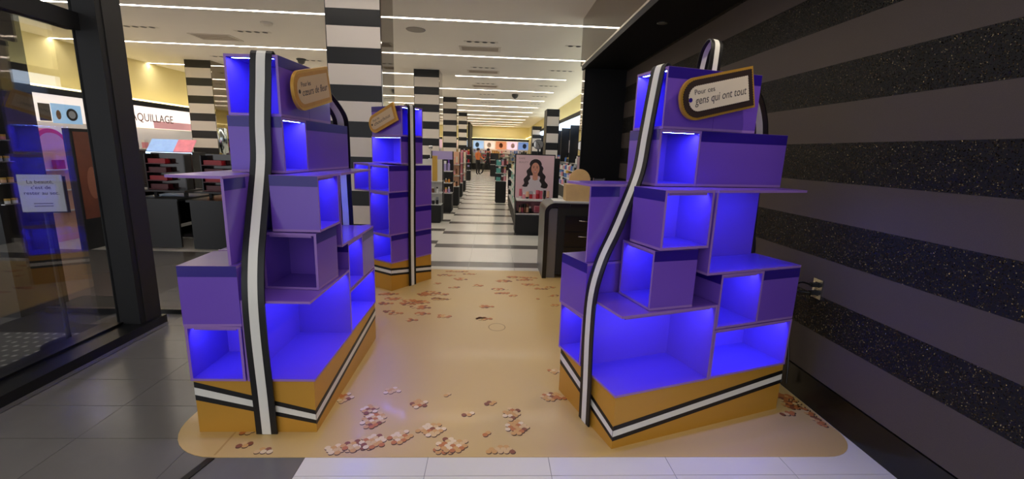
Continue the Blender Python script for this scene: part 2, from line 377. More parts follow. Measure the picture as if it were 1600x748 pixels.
# ------------------------------------------------------------------ shopfront glazing on the left
XG = -2.87
sill = empty('window_frame', (XG, 0, 0)); sill.name = 'window_1'; sill['kind'] = 'structure'
def wp(mb, nm): return mb.build(nm, sill)
wp(MB().box(-.14, .195, -3.0, 3.53, 0, .092, BLKGLOSS), 'sill')
wp(MB().box(.197, .2, -3.0, 3.53, .004, .03, CHROME), 'sill_trim')
wp(MB().box(-.012, .004, -3.0, 3.31, .092, 2.22, GLASS), 'glass_pane')
wp(MB().box(-.012, .004, -3.0, 3.31, 2.33, ZC, GLASS), 'glass_pane')
wp(MB().box(-.05, .04, -3.0, 3.31, 2.22, 2.33, BLKMATT), 'transom')
wp(MB().box(-.03, .025, -3.0, 3.31, .092, .108, BLKGLOSS), 'glazing_bead')
post = MB().box(-.018, .155, 3.31, 3.36, .092, ZC, BLKMATT)
wp(post, 'post_face'); wp(MB().box(-.018, .16, 3.36, 3.52, .092, ZC, mat('bronze_post', (34, 31, 30), .5)), 'post')
rail = tag(MB().box(-1.0, .27, -.02, .02, 0, .04, BLKGLOSS).box(.2, .3, -.03, .03, 0, .05, BLKGLOSS).build('door_track', None, loc=(XG, 3.78, 0)), 'black metal floor track behind the black post', 'track')

# ------------------------------------------------------------------ mat with printed coins
def rounded(x0, x1, y0, y1, r, n=10):
    # r: radii for (x0,y0),(x1,y0),(x1,y1),(x0,y1)
    out = []
    for (cx, cy, a0, rr) in ((x0+r[0], y0+r[0], math.pi, r[0]), (x1-r[1], y0+r[1], 1.5*math.pi, r[1]), (x1-r[2], y1-r[2], 0, r[2]), (x0+r[3], y1-r[3], .5*math.pi, r[3])):
        if rr < .001: out.append((cx, cy)); continue
        for i in range(n+1): a = a0+.5*math.pi*i/n; out.append((cx+rr*math.cos(a), cy+rr*math.sin(a)))
    return out
MATC = mat('sand_vinyl', (206, 174, 112), .33, noise=.03, nscale=1.5, coat=.1)
fm = MB().prism(rounded(-1.64, 2.0, 1.915, 5.4, (.32, .22, .03, .2)), .0005, .003, MATC).build('floor_mat')
tag(fm, 'large sand-coloured floor mat printed with coins under the purple display stands', 'floor mat')
fm2 = MB(); 
fm2.box(-1.33, -1.32, 1.93, 2.11, .003, .0036, mat('mat_seam', (186, 150, 88), .5)); fm2.build('seam', fm)
tag(MB().prism([(-1.345, 1.905), (-1.31, 1.905), (-1.55, .9), (-1.585, .9)], .0005, .006, BLKGLOSS).build('floor_joint_strip'), 'black metal joint strip on the dark floor in front of the mat', 'strip')
CC = [mat('coin_cream', (226, 204, 164), .5), mat('coin_tan', (208, 158, 92), .5), mat('coin_orange', (192, 116, 58), .5), mat('coin_brown', (140, 80, 52), .5), mat('coin_pale', (214, 180, 124), .5)]
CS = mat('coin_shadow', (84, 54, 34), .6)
coins = MB()
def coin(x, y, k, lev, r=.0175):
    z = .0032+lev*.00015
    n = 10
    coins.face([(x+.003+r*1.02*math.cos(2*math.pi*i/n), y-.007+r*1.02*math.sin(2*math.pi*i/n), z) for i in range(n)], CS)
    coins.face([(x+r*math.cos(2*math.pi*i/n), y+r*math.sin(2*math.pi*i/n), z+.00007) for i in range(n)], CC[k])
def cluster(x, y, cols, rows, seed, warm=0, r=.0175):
    rg = random.Random(seed)
    for j in reversed(range(rows)):
        for i in range(cols):
            ex = abs(i-(cols-1)/2)/max(1, cols/2)*.8 + abs(j-(rows-1)/2)/max(1, rows/2)*.8
            if ex > .85+rg.random()*.35: continue
            k = rg.choice((0, 0, 1, 1, 2, 4, 4, 3)) if not warm else rg.choice((2, 2, 3, 1, 2, 4))
            coin(x+(i-(cols-1)/2)*r*2+(r if j % 2 else 0), y+(j-(rows-1)/2)*r*1.2, k, (rows-j) % 40, r)
# cluster centres measured on the mat (x, y, columns, rows)
CL = [(-0.643, 2.226, 4, 8), (-0.598, 2.034, 4, 5), (-0.741, 1.974, 5, 3), (-0.669, 1.999, 5, 4), (-0.464, 2.07, 4, 5), (-0.311, 2.13, 5, 5), (-0.187, 1.998, 5, 6), (-0.604, 2.527, 3, 3), (-0.419, 2.38, 3, 4), (-0.258, 2.48, 1, 2), (-0.118, 2.278, 2, 2), (0.011, 2.39, 2, 2), (0.135, 2.279, 3, 6), (0.162, 2.154, 4, 6), (-0.007, 2.097, 1, 2), (0.073, 1.954, 5, 4), (-0.226, 1.959, 3, 3), (0.461, 2.79, 3, 3), (0.404, 2.464, 5, 4), (-0.873, 2.438, 3, 5), (-0.694, 2.319, 3, 4), (-1.232, 2.008, 2, 2), (-1.105, 1.946, 3, 3), (-1.272, 2.111, 2, 2), (-0.639, 3.852, 4, 3), (-0.709, 3.693, 3, 3), (-0.42, 3.796, 3, 3), (-0.066, 3.747, 4, 3), (-0.049, 4.065, 4, 3), (-0.084, 3.762, 2, 2), (-0.872, 3.842, 3, 2), (-0.803, 4.197, 5, 3), (-0.689, 4.164, 4, 4), (-0.634, 4.448, 5, 5), (-0.675, 4.403, 5, 4), (-0.678, 4.019, 5, 4), (-0.544, 4.268, 4, 3), (-0.492, 4.27, 4, 2), (-0.553, 5.136, 6, 3), (-0.412, 5.319, 8, 2), (-0.245, 5.214, 5, 2), (-0.362, 4.985, 4, 4), (-0.596, 4.793, 3, 2), (-0.409, 4.66, 3, 2), (-0.149, 4.746, 3, 3), (0.09, 4.619, 5, 3), (0.123, 4.488, 4, 2), (0.147, 4.939, 5, 4), (0.238, 4.408, 2, 2), (0.291, 5.109, 6, 3), (0.402, 5.008, 5, 3), (0.463, 5.093, 6, 2), (0.455, 4.807, 5, 3), (0.574, 4.67, 4, 2), (0.675, 4.723, 3, 2), (0.666, 4.43, 3, 2), (0.503, 4.319, 1, 1), (0.646, 4.132, 2, 2), (-0.488, 4.413, 2, 2), (-1.068, 4.403, 5, 3), (-0.992, 4.246, 5, 3), (-1.037, 4.111, 4, 3), (-0.817, 4.103, 4, 3), (-0.941, 3.889, 4, 2), (2.009, 2.48, 4, 4), (2.01, 2.421, 5, 4), (2.005, 2.358, 5, 4), (2.0, 2.297, 5, 4), (1.996, 2.239, 5, 4), (1.988, 2.183, 4, 3), (1.922, 2.435, 4, 4), (1.91, 2.479, 3, 4), (1.81, 2.296, 3, 2), (1.916, 2.378, 5, 3)]
_coin = coin
def coin(x, y, k, lev, r=.0175):
    if y < 1.945 or y > 5.37 or x > 1.97: return
    _coin(x, y, k, lev, r)
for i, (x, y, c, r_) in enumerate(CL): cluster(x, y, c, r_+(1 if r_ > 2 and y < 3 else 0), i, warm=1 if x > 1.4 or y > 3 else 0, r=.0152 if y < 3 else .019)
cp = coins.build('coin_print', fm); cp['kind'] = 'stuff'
ring = MB(); rc = (.069, 3.555)
for i in range(28):
    a, b = 2*math.pi*i/28, 2*math.pi*(i+1)/28
    ring.face([(rc[0]+.075*math.cos(a), rc[1]+.085*math.sin(a), .0034), (rc[0]+.075*math.cos(b), rc[1]+.085*math.sin(b), .0034), (rc[0]+.068*math.cos(b), rc[1]+.077*math.sin(b), .0034), (rc[0]+.068*math.cos(a), rc[1]+.077*math.sin(a), .0034)], mat('ring_stain', (150, 116, 62), .4))
ring.build('ring_mark', fm)

# ================================================================== PURPLE DISPLAY STANDS
T = .013
def cube_box(parent, u0, u1, v0, v1, w0, w1, open_='', bands='', led='', piv=None, ang=0.0, off=False, back=True, bh=.055):
    """one laminated box; open_ / bands / led name faces: a = u0, b = u1, c = v0, d = v1"""
    px_, py_ = piv if piv else (u0, v0)
    U0, U1, V0, V1 = u0-px_, u1-px_, v0-py_, v1-py_
    m = MB()
    m.box(U0, U1, V0, V1, w0, w0+T, PURPLE, EDGE, 2); m.box(U0, U1, V0, V1, w1-T, w1, PURPLE, EDGE, 2)
    if 'a' not in open_: m.box(U0, U0+T, V0, V1, w0+T, w1-T, PURPLE, EDGE if ('c' in open_ or 'd' in open_) else None, 0)
    if 'b' not in open_: m.box(U1-T, U1, V0, V1, w0+T, w1-T, PURPLE, EDGE if ('c' in open_ or 'd' in open_) else None, 0)
    ua = U0 if 'a' in open_ else U0+T; ub = U1 if 'b' in open_ else U1-T
    if 'c' not in open_: m.box(ua, ub, V0, V0+T, w0+T, w1-T, PURPLE, EDGE if ('a' in open_ or 'b' in open_) else None, 1)
    if 'd' not in open_: m.box(ua, ub, V1-T, V1, w0+T, w1-T, PURPLE, EDGE if ('a' in open_ or 'b' in open_) else None, 1)
    o = m.build('cube_box', parent, loc=(px_, py_, 0), rz=ang)
    e = .0006
    for f in bands:
        b = MB(); z0, z1 = w1-bh, w1-.001
        if f == 'a': b.box(U0-e, U0, V0, V1, z0, z1, BAND)
        if f == 'b': b.box(U1, U1+e, V0, V1, z0, z1, BAND)
        if f == 'c': b.box(U0, U1, V0-e, V0, z0, z1, BAND)
        if f == 'd': b.box(U0, U1, V1, V1+e, z0, z1, BAND)
        b.build('colour_band', o)
    if led:
        b = MB(); zt = w1-T-.0005; q = LEDOFF if off else (LEDM2 if w1 > 1.5 else LEDM)
        L0, L1 = ((V0, V1) if led in 'ab' else (U0, U1)); L0 += T+.02; L1 -= T+.02
        base_, sg = {'a': (U0, 1), 'b': (U1, -1), 'c': (V0, 1), 'd': (V1, -1)}[led]
        if w1 > 1.5: prof = [(.014, zt-.0025), (.028, zt-.0025), (.028, zt), (.014, zt)]; emf = (0,)
        else: prof = [(.016, zt-.013), (.022, zt-.013), (.031, zt), (.016, zt)]; emf = (1,)   # added channel shape, angled back to keep blue spill off the mat
        for f in range(4):
            p, r = prof[f], prof[(f+1) % 4]; pts = [(L0, *p), (L1, *p), (L1, *r), (L0, *r)]
            b.face([((base_+sg*d, l, z) if led in 'ab' else (l, base_+sg*d, z)) for l, d, z in pts], q if f in emf else EDGE)
        for l in (L0, L1): b.face([((base_+sg*d, l, z) if led in 'ab' else (l, base_+sg*d, z)) for d, z in prof], EDGE)
        b.build('led_strip', o)
    return o
def ribbon(parent, prof, wid=.1, name='ribbon', wdir=None, thick=.008):
    """curved strip: black with a raised white middle; prof = points (u, v, w); wdir = direction across the strip"""
    P = [Vector(p) for p in prof]; wd = Vector(wdir or (0, 1, 0)).normalized()
    Q = []                                   # smooth the path
    for i in range(len(P)-1):
        p0, p1, p2, p3 = P[max(i-1, 0)], P[i], P[i+1], P[min(i+2, len(P)-1)]
        for s in range(6):
            t = s/6; Q.append(.5*((2*p1)+(p2-p0)*t+(2*p0-5*p1+4*p2-p3)*t*t+(3*p1-p0-3*p2+p3)*t**3))
    Q.append(P[-1])
    def strip(wd_, o0, o1, m, nm, par):
        b = MB(); rows = []
        for i, q in enumerate(Q):
            d = (Q[min(i+1, len(Q)-1)]-Q[max(i-1, 0)]).normalized(); n = wd.cross(d).normalized()
            rows.append([q-wd*wd_/2+n*o0, q+wd*wd_/2+n*o0, q+wd*wd_/2+n*o1, q-wd*wd_/2+n*o1])
        k = b.mi(m)
        for r_ in rows: b.v += [tuple(x) for x in r_]
        for i in range(len(rows)-1):
            for j in range(4):
                j2 = (j+1) % 4; b.f.append((i*4+j, i*4+j2, i*4+4+j2, i*4+4+j)); b.m.append(k)
        b.f.append((0, 1, 2, 3)); b.m.append(k); e = (len(rows)-1)*4; b.f.append((e, e+1, e+2, e+3)); b.m.append(k)
        o = b.build(nm, par); return o
    o = strip(wid, -thick/2, thick/2, BLACK, name, parent)
    strip(wid*.42, -thick/2-.0012, thick/2+.0012, WHITE, 'white_stripe', o)
    return o
def tag_outline(L_, H_, off=0.0, wav=0.0, per=.0105):
    """outline of the tag, straight end right, rounded end left; off = inset; wav = scallop depth"""
    hx, hy = L_/2-off, H_/2-off; r = hy*.92
    pts = [(hx, -hy), (hx, hy)]
    for i in range(13): a = math.pi/2+math.pi/2*i/12; pts.append((-hx+r+r*math.cos(a), hy-r+r*math.sin(a)))
    for i in range(13): a = math.pi+math.pi/2*i/12; pts.append((-hx+r+r*math.cos(a), -hy+r+r*math.sin(a)))
    if not wav: return pts
    out = []; n = len(pts); s = 0.0
    for i in range(n):
        p, q = Vector(pts[i]), Vector(pts[(i+1) % n]); d = q-p; l = d.length
        if l < 1e-6: continue
        nn = Vector((d.y, -d.x))/l; k = max(1, int(l/(per/4)))
        for j in range(k):
            t = j/k; out.append(tuple(p+d*t+nn*(wav*math.sin(2*math.pi*(s+l*t)/per)))); 
        s += l
    return out
def gift_tag(parent, M, L_, H_, style, line1, line2, lab):
    b = MB(); b.prism(tag_outline(L_, H_), 0, .018, TAGGOLD)
    o = b.build('gift_tag', parent); o.matrix_local = M; o['label'] = lab
    if style == 'cocoa':
        MB().prism(tag_outline(L_, H_, .014, .0022, .0125), .018, .024, COCOA).build('scalloped_frame', o)
        MB().prism(tag_outline(L_, H_, .043, .0018, .0125), .024, .026, CREAM).build('card', o)
        z = .0263
    else:
        MB().prism(tag_outline(L_, H_, .014), .018, .0195, TAGGOLD2).build('amber_border', o)
        MB().prism(tag_outline(L_, H_, .034), .0195, .0215, mat('tag_beige', (206, 176, 138), .55, noise=.05, nscale=9)).build('card', o)
        z = .0218
    MB().lathe([(.011, z-.001), (.011, z+.001), (.003, z+.0012)], BAND if style == 'cocoa' else DARKINK, -L_/2+.052, 0, 14).build('eyelet', o)
    x0 = -L_/2+.078
    text('lettering', line1, H_*.17, INK, Matrix.Translation((x0, H_*.10, z)), o)
    t = text('lettering', line2, H_*.27, INK, Matrix.Translation((x0, -H_*.13, z)), o, shear=.25)
    wid = L_-.078-.056
    xs = [v.co.x for v in t.data.vertices]; t.scale[0] = min(1.2, wid/(max(xs)-min(xs)))
    return o
def base_strip(parent, a, b, n, w0a, w1a, w0b, w1b):
    """slanted ribbon on a face of the gold base between points a and b (ground), outward normal n"""
    A, B, Nn = Vector((*a, 0)), Vector((*b, 0)), Vector((*n, 0))
    def q(m, f0, f1, d0, d1, nm, par):
        bb_ = MB(); pts = []
        for d in (d0, d1):
            for P_, w0, w1 in ((A, w0a, w1a), (B, w0b, w1b)):
                for f in (f0, f1): pts.append(P_+Nn*d+Vector((0, 0, w0+(w1-w0)*f)))
        k = bb_.mi(m); bb_.v = [tuple(p) for p in pts]
        for fc in ((0, 2, 3, 1), (4, 5, 7, 6), (0, 1, 5, 4), (2, 6, 7, 3), (0, 4, 6, 2), (1, 3, 7, 5)): bb_.f.append(fc); bb_.m.append(k)
        return bb_.build(nm, par)
    q(BLACK, 0, 1, .0003, .0014, 'base_ribbon', parent); q(WHITE, .3, .7, .0015, .0024, 'base_ribbon_white', parent)

def display_unit(name, loc, rz, label, tagstyle, l1, l2, taglab, far, cube_on=True, loop=False):
    t = empty(name, (loc[0], loc[1], .003), rz, label, 'display stand', 'purple box display stands')
    base = MB().box(0, 1.19, 0, .605, 0, .298, GOLD).build('gold_base', t)
    base_strip(base, (0, 0), (1.19, 0), (0, -1), .045, .131, .172, .258)
    base_strip(base, (0, 0), (0, .605), (-1, 0), .05, .128, .185, .288)
    base_strip(base, (1.19, 0), (1.19, .605), (1, 0), .172, .258, .06, .14)
    B = lambda *a, **k: cube_box(t, *a, **k)
    B(-.012, .592, -.012, .328, .30, .735, open_='ac', led='c')            # large corner box
    B(.598, 1.19, -.008, .30, .30, .588, open_='c', led='c')
    B(.598, 1.19, .305, .60, .30, .588)
    B(-.02, .30, .332, .605, .304, .60, open_='a', led='a')
    B(-.018, .30, .328, .60, .602, .912, bands='a', piv=(-.018, .328), ang=.05)
    B(.305, .592, .332, .605, .30, .912)
    B(.598, .905, -.008, .30, .592, .90, open_='c', bands='a', led='c')
    B(.907, 1.19, -.006, .30, .592, .90, bands='cb')
    B(.598, 1.19, .305, .60, .592, .90, bands='d')
    B(.165, .425, .012, .30, .737, 1.045, open_='a', bands='c', led='a', off=not cube_on, piv=(.165, .012), ang=-.05)
    B(.178, .482, -.006, .238, 1.05, 1.343, open_='c', bands='a', led='c')
    # front alcove: side, back, floor plate, overhanging top plate
    al = MB().box(.495, .508, -.006, .30, .915, 1.33, PURPLE, EDGE, 0).box(.508, 1.14, .288, .30, .915, 1.33, PURPLE, EDGE, 1).box(.495, 1.19, -.008, .30, .902, .915, PURPLE, EDGE, 2)
    al = al.build('alcove', t)
    MB().box(.495, 1.12, -.02, .30, 1.331, 1.344, PURPLE, EDGE, 2).build('shelf_plate', al)
    MB().box(.53, 1.08, .06, .072, 1.3285, 1.3305, LEDM).build('led_strip', al)
    # rear alcove
    ar = MB().box(-.012, .69, .352, .365, .915, 1.33, PURPLE, EDGE, 1).box(.677, .69, .366, .60, .915, 1.33, PURPLE, EDGE, 0).build('alcove', t)
    MB().box(-.02, .69, .352, .61, 1.331, 1.344, PURPLE, EDGE, 2).build('shelf_plate', ar)
    MB().box(-.012, .17, .3514, .352, 1.275, 1.33, BAND).build('colour_band', ar)
    # fourth and fifth rows, turned a little
    B(.278, .53, .20, .49, 1.347, 1.638, open_='c', bands='a', led='c', piv=(.278, .20), ang=-.085)
    B(.532, 1.105, .20, .49, 1.347, 1.638, bands='cb', piv=(.278, .20), ang=-.085)
    B(.30, .605, .208, .49, 1.641, 1.945, open_='a', bands='c', led='a', piv=(.30, .208), ang=-.07)
    B(.607, .89, .208, .49, 1.641, 1.945, bands='cb', piv=(.30, .208), ang=-.07)
    ribbon(t, [(.34, .29, 1.952), (.305, .29, 1.95), (.285, .295, 1.80), (.268, .305, 1.6), (.242, .302, 1.41), (.165, .294, 1.21), (.11, .286, 1.09), (.03, .268, .944), (-.022, .256, .77), (-.03, .255, .55), (-.022, .252, .23), (-.018, .25, .002)], .108)
    ribbon(t, far, .108)
    c = math.cos(-.07); s = math.sin(-.07)
    X = Vector((c, s, 0)); Zu = Vector((0, 0, 1)); ti = .235
    Xt = X*math.cos(ti)+Zu*math.sin(ti); Yt = -X*math.sin(ti)+Zu*math.cos(ti)
    gift_tag(t, frame(Xt, Yt, (.575, .160, 1.822)), .455, .21, tagstyle, l1, l2, taglab)
    MB().box(.53, .61, .17, .20, 1.80, 1.86, BLKMATT).build('tag_bracket', t)
    if loop:
        ribbon(t, [(.62, .24, 1.95), (.628, .245, 2.03), (.65, .27, 2.10), (.69, .34, 2.135), (.725, .42, 2.10), (.735, .45, 2.03), (.735, .46, 1.95)], .085, 'ribbon_loop', (1, .1, 0), .006)
    return t
display_unit('display_stand', (-.904, 2.11), math.pi/2, 'tall purple box display stand with gold base on the left, striped ribbon facing forward', 'gold', 'Pour les', 'cœurs de fleur', 'gold framed tag with grey lettering', [(.86, .30, 1.952), (.905, .30, 1.945), (.95, .25, 1.87), (1.01, .205, 1.79), (1.09, .18, 1.71), (1.148, .185, 1.63), (1.185, .195, 1.45), (1.206, .205, 1.28), (1.208, .203, 1.1), (1.208, .2, .9), (1.206, .2, .002)], cube_on=False)
display_unit('display_stand', (.65, 1.973), math.radians(18.25), 'tall purple box display stand on the right by the striped wall, with brown scalloped tag', 'cocoa', 'Pour ces', 'gens qui ont tout', 'cream tag with brown scalloped frame', [(.86, .34, 1.952), (.905, .34, 1.945), (1.03, .335, 1.87), (1.12, .345, 1.74), (1.165, .36, 1.6), (1.18, .37, 1.45), (1.175, .37, 1.25), (1.185, .37, 1.05), (1.208, .37, .92), (1.208, .37, .6), (1.206, .37, .002)], loop=True)

def display_back():
    t = empty('display_stand', (-1.048, 4.49, .003), math.radians(54), 'purple box display stand standing farther back in front of the large striped column', 'display stand', 'purple box display stands')
    base = MB().box(0, .6, 0, 1.19, 0, .298, GOLD).build('gold_base', t)
    base_strip(base, (0, 0), (.6, 0), (0, -1), .17, .25, .088, .168)
    base_strip(base, (0, 0), (0, 1.19), (-1, 0), .17, .25, .165, .245)
    B = lambda *a, **k: cube_box(t, *a, **k)
    B(.005, .30, -.006, .30, .30, .60, open_='a', bands='c', led='a')
    B(.302, .60, -.006, .30, .30, .60, bands='cb')
    B(.005, .60, .302, .74, .30, .60, open_='a', led='a')
    B(-.012, .30, -.006, .30, .602, 1.047, open_='a', bands='c', led='a')
    B(.302, .60, -.006, .30, .602, .875, bands='cb')
    B(.302, .605, -.006, .30, .877, 1.322, bands='cb')
    B(.0, .30, -.004, .30, 1.049, 1.322, open_='a', bands='c', led='a')
    B(.0, .30, .305, .56, 1.042, 1.335, open_='a', led='a')
    B(.302, .60, .305, .60, .602, 1.335, bands='b')
    B(.17, .475, 0, .46, 1.337, 1.62, open_='a', bands='c', led='a')
    B(.18, .48, 0, .46, 1.622, 1.925, open_='c', bands='a', led='c')
    ribbon(t, [(.30, .03, 1.935), (.30, -.012, 1.932), (.30, -.018, 1.8), (.298, -.02, 1.3), (.29, -.02, .9), (.285, -.02, .5), (.287, -.018, .002)], wdir=(1, 0, 0))
    X = Vector((0, -1, 0)); Zu = Vector((0, 0, 1)); ti = .36
    gift_tag(t, frame(X*math.cos(ti)+Zu*math.sin(ti), -X*math.sin(ti)+Zu*math.cos(ti), (.155, .245, 1.79)), .43, .19, 'gold', 'Pour les', 'chouchous', 'gold framed tag with grey lettering')
    MB().box(.158, .18, .2, .28, 1.75, 1.82, BLKMATT).build('tag_bracket', t)
display_back()

# ================================================================== STORE FITTINGS
PAL = {n: mat('pack_'+n, c, .35) for n, c in dict(pink=(226, 150, 160), rose=(206, 92, 110), red=(176, 28, 40), wine=(92, 20, 30), peach=(236, 186, 150), white=(232, 230, 226), teal=(96, 178, 168), mint=(170, 214, 200), gold=(206, 164, 74), amber=(208, 138, 60), purple=(112, 70, 180), lilac=(176, 160, 210), black=(24, 22, 24), silver=(168, 172, 182), brown=(110, 68, 44), blue=(80, 120, 190), cream=(236, 222, 196)).items()}
PM = {}
def pack(shape, a, b, h, r):
    key = (shape, a, b, round(h, 2), round(r, 3))
    if key in PM: return PM[key]
    A, B_ = PAL[a], PAL[b]; m = MB()
    if shape == 'bottle': m.lathe([(r*.96, 0), (r, .006), (r, h*.62), (r*.55, h*.70), (r*.55, h*.72), (r*.6, h*.72), (r*.58, h)], A, n=10, ms=[A, A, A, A, B_, B_])
    elif shape == 'jar': m.lathe([(r, 0), (r, h*.6), (r*1.05, h*.6), (r*1.05, h)], A, n=12, ms=[A, B_, B_])
    elif shape == 'tube': m.lathe([(r*.75, 0), (r*.75, h*.25), (r, h*.27), (r*.8, h)], B_, n=8, ms=[B_, A, A])
    else: m.box(-r, r, -r*.6, r*.6, 0, h*.72, A); m.box(-r, r, -r*.6, r*.6, h*.72, h, B_)
    PM[key] = m.mesh('pack_'+shape); return PM[key]
KIND = {'bottle': ('cosmetic_bottle', 'bottle'), 'jar': ('cream_jar', 'jar'), 'tube': ('cosmetic_tube', 'tube'), 'box': ('cosmetic_box', 'box')}
ORD = 'first second third fourth fifth sixth seventh eighth ninth tenth eleventh twelfth thirteenth fourteenth fifteenth sixteenth seventeenth eighteenth nineteenth twentieth twenty-first twenty-second twenty-third twenty-fourth'.split()
LEVELS = {}
def fill(p0, p1, z, n, shapes, cols, where, hr=(.09, .15), rr=(.02, .03), rz=0.0, seed=0):
    rg = random.Random(seed); lv = LEVELS.setdefault(where, {}); rz_ = round(z, 2)
    if rz_ not in lv: lv[rz_] = [len(lv), 0]
    side = 'near end' if abs(p1[1]-p0[1]) > abs(p1[0]-p0[0]) else 'left'
    for i in range(n):
        t = (i+.5)/n; sh = rg.choice(shapes); a = rg.choice(cols); b = rg.choice(('white', 'black', 'gold', 'silver') if rg.random() < .6 else cols)
        h = round(rg.uniform(*hr), 2); r = round(rg.uniform(*rr), 3)
        nm, cat = KIND[sh]
        o = put(pack(sh, a, b, h, r), nm, (p0[0]+(p1[0]-p0[0])*t, p0[1]+(p1[1]-p0[1])*t, z+.0015), rz)
        q = lv[rz_][1]; lv[rz_][1] += 1
        tag(o, '%s %s, %s from the %s, %s shelf of %s' % (a, {'bottle': 'bottle', 'jar': 'jar', 'tube': 'tube', 'box': 'carton'}[sh], ORD[min(q, 23)], side, ('lowest', 'second', 'third', 'fourth')[min(3, lv[rz_][0])], where), cat, 'cosmetics on ' + where)
SHELF = mat('shelf_white', (214, 212, 208), .4)
def gondola(loc, sx, sy, base, top, label, shelves, panel=None, rz=0.0, head=None):
    """black plinth, back panel, side uprights and shelves; opens towards -y"""
    t = empty('shop_gondola', (loc[0], loc[1], 0), rz, label, 'gondola', 'cosmetics gondolas along the aisle')
    MB().box(-sx/2, sx/2, 0, sy, .03, base, BLKMATT).box(-sx/2+.02, sx/2-.02, .02, sy-.02, 0, .03, BLKGLOSS).build('plinth', t)
    MB().box(-sx/2, sx/2, sy-.03, sy, base, top, panel or BLKMATT).build('back_panel', t)
    for s in (-1, 1): MB().box(s*sx/2-.012, s*sx/2+.012, sy-.06, sy, base, top, BLKGLOSS).build('upright', t)
    for z in shelves: MB().box(-sx/2, sx/2, .02, sy-.03, z-.015, z, SHELF).build('shelf', t)
    if head: MB().box(-sx/2, sx/2, sy-.05, sy-.031, top-.2, top, head).build('header', t)
    return t
# left of the aisle
gondola((-1.36, 9.0), .62, .42, .37, 1.30, 'black gondola with gold panel nearest on the left of the aisle', (.38, .62, .86), PAL['white'])
tag(MB().box(-.05, .05, -.03, .03, 0, .50, PAL['gold']).box(-.056, .056, -.034, .034, .50, .512, PAL['gold']).build('gold_panel_display', None, loc=(-1.18, 9.06, .865)), 'tall narrow gold display panel on the nearest left gondola', 'display')
fill((-1.6, 9.12), (-1.1, 9.12), .38, 6, ['bottle', 'box', 'jar'], ['black', 'purple', 'pink', 'white', 'silver'], 'the nearest left gondola', seed=1)
fill((-1.6, 9.12), (-1.1, 9.12), .62, 6, ['bottle', 'box', 'jar'], ['black', 'white', 'silver', 'brown'], 'the nearest left gondola', seed=2)
fill((-1.6, 9.14), (-1.3, 9.14), .86, 4, ['bottle', 'box'], ['peach', 'white', 'red', 'gold'], 'the nearest left gondola', (.15, .25), seed=3)
gondola((-1.24, 10.6), .52, .4, .46, 1.47, 'black gondola with purple packs second on the left of the aisle', (.47, .72, 1.0), PAL['black'], head=PAL['lilac'])
fill((-1.44, 10.7), (-1.02, 10.7), .47, 6, ['bottle', 'jar', 'box'], ['purple', 'lilac', 'pink', 'white'], 'the second left gondola', seed=4)
fill((-1.44, 10.7), (-1.02, 10.7), .72, 6, ['bottle', 'tube', 'box'], ['gold', 'amber', 'purple', 'white'], 'the second left gondola', seed=5)
fill((-1.44, 10.7), (-1.02, 10.7), 1.0, 5, ['box', 'bottle'], ['purple', 'lilac'], 'the second left gondola', (.2, .3), (.025, .035), seed=6)
gondola((-1.15, 11.9), .48, .4, .52, 1.46, 'black gondola with peach panels third on the left of the aisle', (.53, .82, 1.12), PAL['peach'])
for z, sd in ((.53, 7), (.82, 8), (1.12, 9)): fill((-1.36, 12.0), (-.94, 12.0), z, 6, ['box', 'tube', 'bottle'], ['peach', 'cream', 'gold', 'pink', 'brown'], 'the third left gondola', (.12, .22), seed=sd)
gondola((-1.22, 14.2), .5, .4, .45, 1.45, 'black gondola with pink stock fourth on the left of the aisle', (.46, .76, 1.1), PAL['pink'])
for z, sd in ((.46, 10), (.76, 11), (1.1, 12)): fill((-1.42, 14.3), (-1.02, 14.3), z, 6, ['box', 'tube', 'bottle'], ['pink', 'rose', 'peach', 'white'], 'the fourth left gondola', (.14, .24), seed=sd)
gondola((-1.25, 16.4), .5, .4, .4, 1.45, 'black gondola with red and white stock fifth on the left of the aisle', (.41, .72, 1.06), PAL['cream'])
for z, sd in ((.41, 13), (.72, 14), (1.06, 15)): fill((-1.45, 16.5), (-1.05, 16.5), z, 5, ['box', 'bottle'], ['red', 'white', 'peach', 'silver', 'rose'], 'the fifth left gondola', (.16, .26), (.03, .04), seed=sd)
gondola((-1.4, 22.5), .55, .5, .5, 1.7, 'dark gondola far back on the left of the aisle', (.52, .9, 1.3), PAL['black'])
for z, sd in ((.52, 16), (.9, 17), (1.3, 18)): fill((-1.62, 22.6), (-1.18, 22.6), z, 4, ['box', 'bottle'], ['lilac', 'red', 'pink', 'white', 'black'], 'the far left aisle gondola', (.2, .3), (.04, .05), seed=sd)
# small stand lamps on top, seen as white figures against the dark stripes
tag(MB().lathe([(.05, 0), (.05, .01), (.008, .015), (.008, .2), (.035, .21), (.05, .27), (.03, .28)], CHROME, n=10).build('table_mirror', None, smooth=True, loc=(-1.3, 9.3, 1.301)), 'small chrome stand mirror on top of the nearest left gondola', 'mirror')

